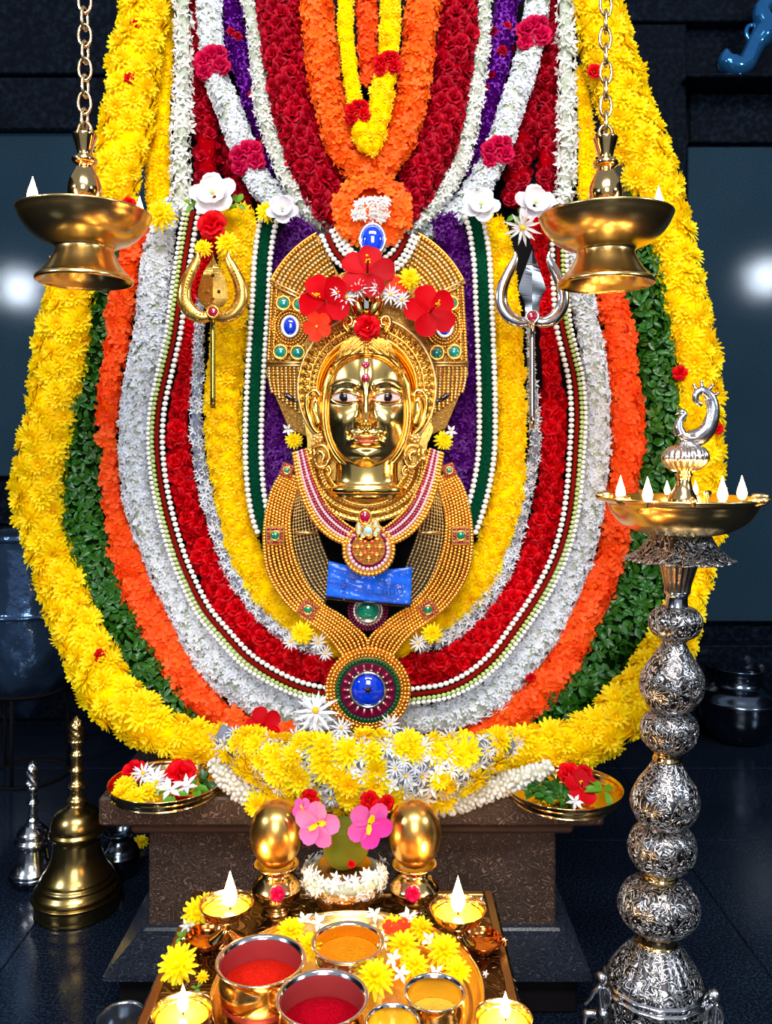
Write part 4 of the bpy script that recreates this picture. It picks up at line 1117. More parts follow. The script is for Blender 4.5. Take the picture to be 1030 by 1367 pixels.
    # ears, flower studs and scroll earrings
    for sg in (-1, 1):
        pts = [(60, 22), (66, 30), (75, 27), (79, 14), (76, -4), (69, -20), (62, -26)]
        g = G(); g.add(tube([Q(sg*x, y, 21) for i, (x, y) in enumerate(crom(pts, 4))], 3.2*k, 8))
        g.add(tube([Q(sg*x, y, 20) for x, y in crom([(64, 16), (69, 17), (70, 6), (66, -4), (63, -14)], 4)], 2.6*k, 8))
        g.add(ball((0, 0, 0), 1, 12, 8), 0, Matrix.Translation(Q(sg*68, 1, 13)) @ Matrix.Diagonal((10*k, 5*k, 25*k, 1)))
        part('ear', g, M['gold'], t)
        g = G(); c = Q(sg*64, -32, 20)
        for i in range(7):
            a = 2*PI*i/7; g.add(ball(c+Vector((5*k*math.cos(a), 0, 5*k*math.sin(a))), 2.9*k, 8, 6))
        g.add(ball(c+Vector((0, -3*k, 0)), 3.4*k, 8, 6)); part('ear_stud', g, M['goldb2'], t)
        for (ex, ey, R0, turns, ph) in ((61, -58, 15, 1.6, .4), (76, -52, 8, 1.3, 2.), (52, -76, 6, 1.2, 1.)):
            pts = []
            for a in np.linspace(0, turns*2*PI, 34):
                r_ = R0*(1-.78*a/(turns*2*PI)); pts.append(Q(sg*(ex+r_*math.cos(a+ph)), ey+r_*1.25*math.sin(a+ph), 15+4*a/(turns*6.3)))
            g = G(); g.add(tube(pts, 2.9*k*(R0/15)**.5, 8)); part('scroll_earring', g, M['gold'], t)
    # neck, neck ring and embossed collar
    g = G()
    vs, fs = lathe(smooth_prof([(50, -112), (53, -106), (50, -98), (44, -92), (42, -80), (43, -60), (44, -50)], 4), 48)
    vs = np.array(vs); vs[:, 1] = vs[:, 1]*.55
    c = P(cx, cy, Y); g.add((vs*k+np.array((c[0], Y-.002, c[2])), fs)); part('neck', g, M['goldm'], t)
    vs, fs = lathe(smooth_prof([(51, -108), (55, -106), (56, -102), (53, -98), (50, -99)], 3), 48); vs = np.array(vs); vs[:, 1] *= .55
    g = G(); g.add((vs*k+np.array((c[0], Y-.002, c[2])), fs)); part('neck_ring', g, M['gold'], t)
    vv = []; n = 200; rg = 30
    for j in range(rg+1):
        q = j/rg
        for i in range(n+1):
            a = math.radians(178+184*i/n); r = 50+36*q
            d = 14*(1-q)**1.2+1.1*math.sin(i*2*PI*44/n)*(.5+.5*math.sin(q*PI*6))+1.6*math.sin(q*PI*7)
            vv.append(Q(r*1.02*math.cos(a), -66+r*.92*math.sin(a)*(1.0), d+1))
    g = G(); g.add((np.array([tuple(p) for p in vv]), [(j*(n+1)+i, (j+1)*(n+1)+i, (j+1)*(n+1)+i+1, j*(n+1)+i+1) for j in range(rg) for i in range(n)])); part('collar', g, M['golde'], t)
    # crown knob with two lobes and a red rose
    for sg in (-1, 1):
        g = G(); vs, fs = ball((0, 0, 0), 1, 18, 12)
        g.add((vs, fs), 0, Matrix.Translation(Q(sg*11, 142, 14)) @ Matrix.Rotation(sg*.35, 4, 'Y') @ Matrix.Diagonal((10.5*k, 9*k, 21*k, 1)))
        part('crown_lobe', g, M['gold'], t)
        g = G(); g.add(tube([Q(sg*x, y, 14) for x, y in crom([(24, 108), (31, 118), (28, 128), (20, 126), (20, 118), (25, 117)], 4)], 3*k, 8)); g.add(ball(Q(sg*18, 117, 10), 11*k, 12, 8, (1.1, .5, 1.0))); part('crown_scroll', g, M['gold'], t)
    g = G(); g.add(lathe([(0, 0), (8, 0), (9, 6), (5, 10), (8, 14), (6, 20), (2, 24), (0, 25)], 20)); v0 = g.v[0]; c = Q(0, 146, 14); g.v[0] = v0*k+np.array(c); part('crown_finial', g, M['brass'], t)
    g = G(); g.add(box(-3*k, 3*k, -.001, .006, -7*k, 7*k), 0, Matrix.Translation(Q(0, 144, 25))); part('crown_slot', g, M['iris'], t, smooth=False)
    # dark tassel ends at the sides
    for sg in (-1, 1):
        g = G(); g.add(tube([Q(sg*x, y, 4) for x, y in crom([(92, 16), (99, 20), (105, 24), (112, 28)], 4)], [2.5*k]*4+[4*k]*6+[1.5*k]*3, 7)); part('side_pin', g, M['iris'], t)
    return t, Q
M['gold2'] = engraved('chased_gold', (1.0, .70, .22), (.78, .45, .10), .2, 130, .9, dist=.002)
M['coppergold'] = plain('copper_gold', (.85, .34, .08), .2, 1)
MASK, MQ = mask()
flower_thing('rose', P(490, 437, 1.505), (0, -1, .1), .0265, 'red rose set on the crown of the golden mask, just above the hair', 'flower', spin=.3)

# ------------------------------------------------------------------ flowers round the crown
def ft(key, x, y, Y, r, label, n=(0, -1, .1), cat='flower', name=None, group=None, spin=None):
    return flower_thing(key, P(x, y, Y), n, r/F*Y, label, cat, group, name, spin)
ft('hib', 490, 364, 1.50, 36, 'large red hibiscus directly above the crown of the golden mask', (0, -1, .25))
ft('hib', 574, 416, 1.50, 35, 'open red hibiscus right of the crown, over the halo edge', (.15, -1, .1), spin=.6)
ft('hib', 434, 402, 1.50, 36, 'red hibiscus left of the crown, petals drooping over the halo', (-.3, -1, -.1), spin=2)
ft('hibo', 424, 436, 1.495, 20, 'small coral red blossom low on the left rim of the halo', (-.3, -1, 0))
ft('hibo', 529, 382, 1.50, 15, 'small coral red blossom tucked beside the hibiscus above the crown, right', (.2, -1, .2))
ft('mum', 546, 373, 1.50, 17, 'yellow chrysanthemum between the top hibiscus and the right hibiscus')
for x, y, r, lab in ((463, 397, 17, 'grey white daisy left of the crown knob'), (478, 386, 14, 'small white daisy above left of the crown knob, under the hibiscus'), (505, 386, 14, 'small white daisy above right of the crown knob, under the hibiscus'),
                     (521, 394, 16, 'grey white daisy right of the crown knob'), (536, 401, 15, 'white daisy beside the right hibiscus, outermost of its row'), (452, 390, 12, 'small white daisy over the left hibiscus, outermost of its row')):
    ft('daisy', x, y, 1.492, r, lab, (R(-.3, .3), -1, .2))
# round tassel with the blue gem
def tassel():
    Y = 1.60
    t = thing('flower_tassel', 'round orange flower rosette with white jasmine centre above the blue gem', 'tassel', tuple(P(495, 330, Y)))
    for rr, n in ((47, 18), (37, 15)):
        for i in range(n):
            a = math.radians(-62+304*i/(n-1)); put('orange2', P(497+rr*math.cos(a), 281-rr*.88*math.sin(a), Y-.025-R(0, .01)), (math.cos(a)*.4, -1, math.sin(a)*.4), 13/F*Y, t)
    for i in range(46):
        a = R(0, 6.28); q = math.sqrt(R(0, 1))*25; put('star', P(497+q*math.cos(a), 281-q*.75*math.sin(a), Y-.052), (math.cos(a)*.5, -1, math.sin(a)*.5), 8/F*Y, t)
    g = G(); g.add(extrude([(P(497+50*math.cos(a), 281, Y)[0], P(0, 281-44*math.sin(a), Y)[2]) for a in np.linspace(0, 2*PI, 30, endpoint=False)], Y-.022, Y+.03)); part('core', g, M['orange_core'], t)
    t2 = thing('blue_gem_brooch', 'large oval blue gem in a silver rim at the bottom of the flower rosette', 'brooch', tuple(P(497, 341, 1.57)))
    gem(t2, 497, 320, 15, 19, 1.545, 'sapphire', 'silver', ring=1.6, nm='blue_gem')
    g = G(); g.add(box(P(488, 0, 1.55)[0], P(506, 0, 1.55)[0], 1.546, 1.60, P(0, 330, 1.55)[2], P(0, 310, 1.55)[2], .002)); part('mount', g, M['silver'], t2, smooth=False)
tassel()
ft('magnolia', 286, 262, 1.60, 32, 'white magnolia-like flower with a red spot, upper left beside the crimson strand', (-.1, -1, .3))
ft('magnolia', 377, 281, 1.59, 22, 'white flower at the lower end of the jasmine garland, left', (0, -1, .3))
ft('magnolia', 641, 276, 1.59, 26, 'white flower at the lower end of the jasmine garland, right', (0, -1, .3))
ft('magnolia', 713, 274, 1.60, 28, 'white flower above the silver trident, beside the hanging lamp', (.1, -1, .3))
for x, y, lab in ((255, 275, 'green leaf sprig at the left of the upper left magnolia'), (318, 274, 'green leaf sprig at the right of the upper left magnolia'), (690, 288, 'pale green leaf sprig under the white flower above the silver trident')):
    ft('leaf2', x, y, 1.612, 16, lab, (0, -1, .3), 'leaf')
ft('mum', 355, 283, 1.60, 15, 'small yellow chrysanthemum beside the white flower, upper left')
ft('mum', 303, 325, 1.575, 18, 'yellow chrysanthemum on the right prong tip of the gold trident')
ft('mum', 271, 331, 1.575, 13, 'small yellow chrysanthemum on the left prong tip of the gold trident')
ft('mum', 214, 286, 1.66, 22, 'yellow chrysanthemum above the top of the white garland, upper left')
ft('rose', 283, 300, 1.58, 22, 'red rose below the upper left magnolia, above the gold trident')
ft('daisy', 697, 303, 1.575, 26, 'spiky cream flower hanging above the silver trident', (0, -1, -.6))
# ------------------------------------------------------------------ tridents
def rib(pts, wid, Y, th, seg=8, flat=.5):
    q = crom(np.array([(a, b) for a, b in pts], float), 6); w_ = crom(np.array([(a,) for a in wid], float), 6)[:, 0]
    return tube(to3([tuple(p) for p in q], Y), w_*Y/F, seg, flat=flat)
def trident(x, y0, s, met, dark, gemm, shaft_end, label, Y=1.565, ornate=True):
    t = thing('trident', label, 'trident', tuple(P(x, shaft_end, Y)))
    k = Y/F
    def mp(pts, sg): return [(x+sg*a*s, y0+b*s) for a, b in pts]
    outer = [(1, 78), (14, 80), (30, 74), (41, 58), (42, 38), (33, 20), (24, 4), (22, -8)]
    inner = [(2, 68), (12, 70), (22, 62), (25, 50), (20, 38)]
    for sg in (1, -1):
        g = G(); g.add(rib(mp([(2, 79), (14, 83), (28, 77), (38, 62), (38.5, 44), (33, 28), (25, 12), (21, 2), (22, -6)], sg), [q*s*(1.25 if ornate else 1.05) for q in (5, 7, 8, 8, 7.5, 6.5, 5.5, 3.5, .8)], Y, .4, 10)); part('side_prong', g, M[met], t)
        if ornate:
            q = crom(np.array(mp([(6, 88), (20, 88), (35, 80), (44, 64), (45, 44), (38, 24), (30, 10)], sg), float), 6)
            g = beads(to3([tuple(p) for p in q], Y), 1.7*s*k, 4.2*k); part('prong_beading', g, M[dark], t, kind='stuff')
            q = crom(np.array(mp([(8, 79), (24, 78), (36, 64), (37, 44), (28, 18)], sg), float), 6)
            g = beads(to3([tuple(p) for p in q], Y-.0045), 1.9*s*k, 4.6*k); part('prong_studs', g, M['goldd'], t, kind='stuff')
    if ornate:
        bl = [(0, -5), (4, 8), (13, 22), (19, 42), (20, 58), (12, 70), (0, 76)]
    else:
        bl = [(0, -8), (6, 8), (14, 30), (17, 42), (12, 52), (9, 62), (8, 74), (0, 80)]
    bl = [tuple(q) for q in crom(np.array(bl, float), 5)]
    # diamond-section blade
    v = []; f = []; n = len(bl)
    for a, b in bl:
        xx_, yy_ = x+a*s, y0+b*s; xm = x-a*s
        v += [P(xm, yy_, Y), P(x, yy_, Y-.007*min(1, a/6)), P(xx_, yy_, Y), P(x, yy_, Y+.004)]
    for i in range(n-1):
        for j in range(4): f.append((4*i+j, 4*i+(j+1) % 4, 4*i+4+(j+1) % 4, 4*i+4+j))
    g = G(); g.add((np.array([tuple(p) for p in v]), f)); part('blade', g, M[met if not ornate else 'golde'], t, smooth=False)
    for i in range(4 if ornate else 0):
        gg = G(); gg.add(ball(P(x+[0, -8, 8, 0][i]*s, y0+[26, 48, 48, 58][i]*s, Y-.007), 2.4*k, 6, 5)); part('stud', gg, M['iris' if i in (0, 2) else 'goldd'], t)
    gem(t, x, y0+76*s, 6.5*s, 6.5*s, Y-.010, gemm, met, ring=1.2, nm='ruby')
    g = G(); k1 = 5*s*k
    g.add(lathe([(0, 0), (k1*.55, .001)]+[(k1*(.75-.1*j/8), (shaft_end-y0-88*s)*k*(j/8)) for j in range(9)]+[(k1*1.5, (shaft_end-y0-86*s)*k), (k1*1.2, (shaft_end-y0-80*s)*k), (0, (shaft_end-y0-78*s)*k)], 14, cx=t.location[0], cy=Y, cz=t.location[2]))
    part('shaft', g, M['shaftgold' if ornate else 'silver'], t)
    return t
M['shaftgold'] = plain('olive_gold_shaft', (.55, .45, .10), .2, 1)
trident(284, 342, .98, 'golde', 'goldb', 'ruby', 545, 'ornate gold trident with a ruby, standing against the garlands on the left')
trident(710, 342, 1.06, 'silver', 'silver', 'ruby', 572, 'plain silver trident with a dark red stone, standing against the garlands on the right', ornate=False)

# ------------------------------------------------------------------ flames
def flame(par, p, h, energy=.5, wick=True, nm='flame'):
    """p = world position of the wick top"""
    base = Vector((0, 0, 0)); q = par
    while q is not None: base += q.location; q = q.parent
    prof = [(.0, -.04), (.13, .02), (.19, .16), (.2, .28), (.165, .45), (.1, .66), (.045, .84), (0, 1.)]
    g = G(); g.add(lathe([(a*h, b*h) for a, b in smooth_prof(prof, 3)], 14, cx=p[0], cy=p[1], cz=p[2])); part(nm, g, M['flame'], par)
    if wick:
        g = G(); g.add(tube([(p[0], p[1], p[2]-h*.25), (p[0]+.0006, p[1], p[2]+h*.08)], h*.045, 6)); part('wick', g, M['wick'], par)
    d = bpy.data.lights.new('flame_light', 'POINT'); d.energy = energy; d.color = (1, .55, .18); d.shadow_soft_size = h*.2
    o = bpy.data.objects.new('flame_light', d); COL.objects.link(o); o.location = Vector(p)+Vector((0, 0, h*.4))-base; o.parent = par

# ------------------------------------------------------------------ hanging lamps
def hanging_lamp(x, yr, R0, flames, label, topy=180):
    Y = 1.35; k = Y/F
    root = P(x, yr+85, Y)
    t = thing('hanging_oil_lamp', label, 'lamp', tuple(root))
    def z(y): return (yr+85-y)*k
    s = R0/86.
    dish = [(0, 36), (30, 37), (38, 35), (52, 28), (68, 17), (79, 6), (84, -2), (87, -5), (88, -3), (86, 1), (82, 10), (72, 23), (58, 33), (44, 39), (39, 42), (38, 46), (41, 54), (48, 66), (58, 78), (63, 82), (64, 86), (62, 88), (60, 85), (50, 76), (40, 62), (30, 50), (0, 48)]
    g = G(); g.add(lathe([(a*k*s, z(yr+b)) for a, b in smooth_prof(dish, 3)], 72, cx=root[0], cy=root[1], cz=root[2])); part('dish', g, M['brass'], t)
    top = topy-yr
    stem = [(0, 38), (14, 37), (15, -4), (17, -8), (14, -12), (17, -18), (21, -28), (22, -36), (19, -50), (12, -64), (11, -68), (16, -72), (16, -77), (10, -81), (10, -86), (13, -97), (16, -107), (15, -109), (8, -106), (0, -104)]
    g = G(); g.add(lathe([(a*k, z(yr+b)) for a, b in smooth_prof(stem, 3)], 40, cx=root[0], cy=root[1], cz=root[2])); part('stem', g, M['brass2'], t)
    # eye and chain
    ye = yr-109
    g = G(); c = P(x, ye-4, Y); g.add(tube([c+Vector((9*k*math.cos(a), 0, 13*k*math.sin(a))) for a in np.linspace(0, 2*PI, 20, endpoint=False)], 2.4*k, 7, True)); part('hook', g, M['brass2'], t)
    link = G(); link.add(tube([(8*k*math.cos(a), 0, 15*k*math.sin(a)) for a in np.linspace(0, 2*PI, 20, endpoint=False)], 2.1*k, 7, True))
    me = link.mesh('chain_link', [M['chain']])
    y = ye-20; i = 0
    while y > -60:
        o = bpy.data.objects.new('chain_link', me); COL.objects.link(o); o.parent = t
        o.location = P(x+R(-.6, .6), y, Y)-root; o.rotation_euler = (0, R(-.05, .05), PI/2*.9 if i % 2 == 0 else .2); y -= 22.5; i += 1
    for dx, dy in flames:
        p = P(x+dx, yr-1, Y); p[1] = Y+dy
        g = G(); g.add(ball(p+Vector((0, 0, -.006)), .006, 8, 6, (1, 1, .8))); part('spout', g, M['brass'], t)
        flame(t, p, 34*k, .35)
    return t
M['brass2'] = bumped('bright_brass', (.88, .60, .26), .13, 1, 8, .06, (.80, .52, .2))
M['chain'] = plain('brass_chain', (.62, .47, .26), .25, 1)
hanging_lamp(113, 289, 85, ((-45, -.07), (66, .03)), 'brass hanging oil lamp with two flames on its chain, upper left')
hanging_lamp(808, 293, 86, ((60, -.04),), 'brass hanging oil lamp with a single flame on its chain, upper right')

# ------------------------------------------------------------------ tall standing lamp
def standing_lamp():
    Y = 1.30; k = Y/F
    base = Vector(((872-HX)*k, Y, FLOOR))
    t = thing('standing_oil_lamp', 'tall silver standing oil lamp with peacock finial and a brass bowl of flames, right', 'lamp', tuple(base))
    # local axis leans a little: x as a function of z
    def ax(y): return 873+(1300-y)*.060 if y < 1300 else 873
    def lz(y): return (HY-y)*k-FLOOR
    def sect(nm, m, prof, seg=56, mod=None, sub=4, label=None):
        pr = smooth_prof(prof, sub)   # (r px, y px)
        vs = []; fs = []; n = len(pr)
        for j, (r, y) in enumerate(pr):
            for i in range(seg):
                a = 2*PI*i/seg; rr = max(r, 0)*(mod(a, (y-pr[0][1])/(pr[-1][1]-pr[0][1]+1e-9)) if mod else 1)*k
                vs.append((base[0]+(ax(y)-872)*k+rr*math.cos(a), base[1]+rr*math.sin(a), base[2]+lz(y)))
        for j in range(n-1):
            for i in range(seg):
                q = (i+1) % seg; fs.append((j*seg+i, (j+1)*seg+i, (j+1)*seg+q, j*seg+q))
        g = G(); g.add((vs, fs)); return part(nm, g, M[m], t, label=label)
    sect('foot', 'silvere', [(0, 1362), (48, 1366), (60, 1384), (78, 1398), (92, 1408), (96, 1420), (96, 1434), (0, 1434)], mod=lambda a, u: 1+.015*math.cos(24*a))
    sect('bulb', 'silvere', [(20, 1250), (32, 1262), (46, 1278), (58, 1296), (65, 1314), (68, 1334), (66, 1352), (58, 1368), (46, 1380), (20, 1384)], 160, lambda a, u: 1+.030*(abs(math.sin(9*a))**.6-.6)*(1 if .05 < u < .40 else 0))
    for y in (1308, 1316): sect('band', 'silver', [(63+(y-1308)*.25, y-3), (66.5+(y-1308)*.25, y), (64+(y-1308)*.3, y+3)], 64, lambda a, u: 1+.012*math.cos(50*a))
    sect('collar', 'brass2', [(18, 1240), (25, 1241), (24, 1246), (25, 1254), (27, 1257), (18, 1258)], label='brass collar above the base bulb')
    sw = lambda a, u: 1+.035*math.cos(14*a)
    tw = lambda a, u: 1+.045*(abs(math.sin(4*a+4.2*u))**.5-.6)
    rb = lambda a, u: 1+.04*(abs(math.sin(7*a))**.5-.6)
    sect('bulb', 'silvere', [(16, 1172), (30, 1176), (44, 1186), (52, 1202), (52, 1216), (44, 1230), (30, 1240), (18, 1243)], 140, rb)
    sect('collar', 'brass2', [(14, 1160), (22, 1161), (21, 1166), (23, 1171), (14, 1174)], label='brass collar between the two lower bulbs')
    sect('bulb', 'silvere', [(16, 1100), (28, 1103), (39, 1112), (44, 1128), (42, 1143), (34, 1155), (22, 1162)], 140, rb)
    sect('pear', 'silvere', [(14, 1006), (18, 1016), (27, 1032), (38, 1048), (44, 1066), (42, 1082), (33, 1096), (20, 1104)], 140, tw)
    sect('collar', 'brass2', [(13, 998), (18, 1000), (17, 1008), (19, 1014), (13, 1018)], label='brass collar under the middle bulb')
    sect('bulb', 'silvere', [(14, 948), (26, 952), (35, 962), (37, 976), (33, 990), (22, 1001)], 140, rb)
    sect('pear', 'silvere', [(13, 852), (17, 862), (27, 878), (38, 896), (41, 914), (38, 930), (28, 944), (16, 951)], 140, tw)
    sect('bulb', 'silvere', [(13, 808), (24, 812), (33, 822), (34, 834), (29, 846), (17, 854), (15, 862)], 140, rb)
    sect('collar', 'silver', [(12, 786), (17, 790), (14, 796), (15, 808), (18, 813)])
    sect('fluted_neck', 'brasssilver', [(22, 742), (24, 750), (21, 764), (17, 780), (16, 792)], 96, lambda a, u: 1+.05*math.cos(18*a), label='fluted warm-toned neck under the leaf skirt')
    sect('leaf_skirt', 'silvere', [(33, 708), (38, 714), (44, 726), (54, 738), (66, 746), (62, 748), (48, 741), (34, 732), (20, 730)], 144, lambda a, u: 1+.055*abs(math.cos(9*a))*(u**1.0))
    sect('bowl', 'brass', [(0, 674), (40, 676), (70, 674), (92, 668), (104, 664), (107, 664), (107, 667), (98, 672), (92, 684), (80, 698), (62, 708), (40, 713), (0, 713)], 96, lambda a, u: 1+.0*u)
    sect('goblet_stem', 'brass2', [(20, 672), (18, 664), (12, 652), (9, 640), (11, 634), (9, 630), (12, 626)], 40)
    sect('fluted_knob', 'silvere2', [(8, 630), (20, 626), (28, 616), (29, 608), (23, 598), (10, 592), (6, 588), (8, 584), (4, 580)], 120, lambda a, u: 1+.05*math.cos(22*a+2*u))
    # spouts, oil, flames
    for a in np.linspace(0, 2*PI, 7, endpoint=False)+.0:
        c = Vector((base[0]+(ax(664)-872)*k, Y, base[2]+lz(665))); d = Vector((math.cos(a), math.sin(a), 0))
        g = G(); g.add(tube([c+d*92*k, c+d*104*k, c+d*113*k+Vector((0, 0, .001)), c+d*116*k], [6*k, 7*k, 5*k, 2*k], 8, flat=.5)); part('spout', g, M['brass'], t)
    for x, dy in ((828, -.045), (864, -.095), (964, -.085), (990, -.04), (928, .095), (890, .1)):
        p = P(x, 667, Y+dy); p[2] = (HY-666)*k+.002
        flame(t, p, 31*k if x not in (928, 890) else 20*k, .4)
    # peacock finial: body, neck, head with crest, curling tail
    X = lambda x, y, dy=0: P(x, y, Y+dy)
    g = G()
    g.add(rib([(906, 578), (915, 584), (930, 584), (942, 576), (949, 562), (952, 545), (948, 530), (938, 522), (929, 526), (929, 536), (937, 540)], [3, 9, 12, 11, 10, 8, 7, 6, 5, 4, 2.5], Y, 1, 12, .8)); part('peacock_body', g, M['silverr'], t)
    g = G(); g.add(rib([(908, 580), (905, 570), (908, 560), (913, 554), (911, 549)], [8, 6.5, 4.5, 4, 3.5], Y, 1, 10, 1)); g.add(ball(X(910, 550), 4.6*k, 10, 7)); g.add(tube([X(907, 551), X(901, 553)], [1.8*k, .4*k], 6)); part('peacock_head', g, M['silverr'], t)
    g = G()
    for i, (x0, y0_, x1, y1) in enumerate(((930, 524, 926, 514), (937, 520, 936, 510), (945, 522, 951, 514), (951, 530, 958, 525), (936, 541, 928, 537))): g.add(tube([X(x0, y0_), X(x1, y1)], [3*k, 1.6*k], 7)); g.add(ball(X(x1, y1), 2.4*k, 7, 5))
    part('crest', g, M['silverr'], t)
    for i in range(3):
        o = 3.2*i-3.2
        q = [(912+o*.3, 580+o*.5), (930, 580+o*.6), (943+o*.5, 568+o*.4), (947+o*.8, 548), (943+o*.8, 532-o*.2)]
        g = G(); g.add(rib(q, [.8, 1.2, 1.4, 1.2, .7], Y-.0105, 1, 6, 1)); part('feather_line', g, M['silver'], t)
    g = G(); g.add(tube([X(926, 590), X(927, 584)], [5*k, 6*k], 10)); part('perch', g, M['silverr'], t)
    # small seated figurines on the foot, each holding on to the base
    for sx, fx, sc in ((-1, 800, 1.0), (1, 951, 1.0)):
        yb = 1392; h = 1311 if sx < 0 else 1334
        Yf = Y-.035; q = lambda x, y, d=0: P(x, y, Yf+d)
        g = G()
        hx = 802 if sx < 0 else 953
        g.add(ball(q(hx, h-5), 8.2*k, 12, 9, (1, 1, 1.1)))
        g.add(rib([(hx+1*sx, h+2), (hx+2*sx, h+10), (hx+1*sx, h+22), (hx, h+36), (hx, h+46)], [3.5, 6.5, 6.5, 7.5, 8], Yf, 1, 10, .9))
        g.add(rib([(hx+2, h+7), (hx+9, h+14), (hx+11, h+26), (hx+6, h+36)], [3.2, 3.2, 2.6, 2], Yf-.006, 1, 8, 1))
        g.add(rib([(hx-2, h+7), (hx-10, h+14), (hx-16, h+24), (hx-22, h+30)], [3.2, 3, 2.4, 2], Yf-.006, 1, 8, 1))
        for dx in (-1, 1):
            g.add(rib([(hx, h+44), (hx+dx*12+8*sx, h+42), (hx+dx*14+10*sx, h+56), (hx+dx*16+8*sx, h+70)], [6, 5.5, 4, 3], Yf-.008*dx, 1, 8, 1))
        g.add(ball(q(hx-3*sx, h-4, -.008), 1.8*k, 6, 4))
        part('seated_figurine', g, M['silverr'], t, label='tiny cast silver figure seated on the lamp foot')
    return t
M['brasssilver'] = bumped('warm_silver', (.80, .55, .32), .22, 1, 60, .4, (.62, .5, .4))
M['silvere2'] = bumped('fluted_silver', (.80, .72, .66), .2, 1, 30, .2)
standing_lamp()

ft('mum', 392, 588, 1.575, 13, 'small yellow chrysanthemum beside the left earring of the mask'); ft('star', 384, 574, 1.575, 10, 'tiny cream blossom above the small yellow flower at the left earring')
ft('mum', 592, 588, 1.575, 14, 'small yellow chrysanthemum beside the right earring of the mask'); ft('star', 602, 576, 1.575, 10, 'tiny cream blossom above the small yellow flower at the right earring')

for x, y, key, r, lab in ((402, 846, 'mum', 17, 'yellow chrysanthemum at the lower left edge of the gold necklace, above the roses'), (577, 846, 'mum', 15, 'yellow chrysanthemum at the lower right edge of the gold necklace, above the roses'),
                          (424, 858, 'daisy', 14, 'white daisy at the lower left edge of the gold necklace, above the roses'), (434, 872, 'daisy', 12, 'small white daisy just left of the round medallion top'),
                          (558, 858, 'daisy', 14, 'white daisy at the lower right edge of the gold necklace, above the roses'), (388, 856, 'daisy', 13, 'white daisy left of the yellow chrysanthemum at the lower left of the necklace')):
    ft(key, x, y, 1.578, r, lab, (R(-.2, .2), -1, .1))

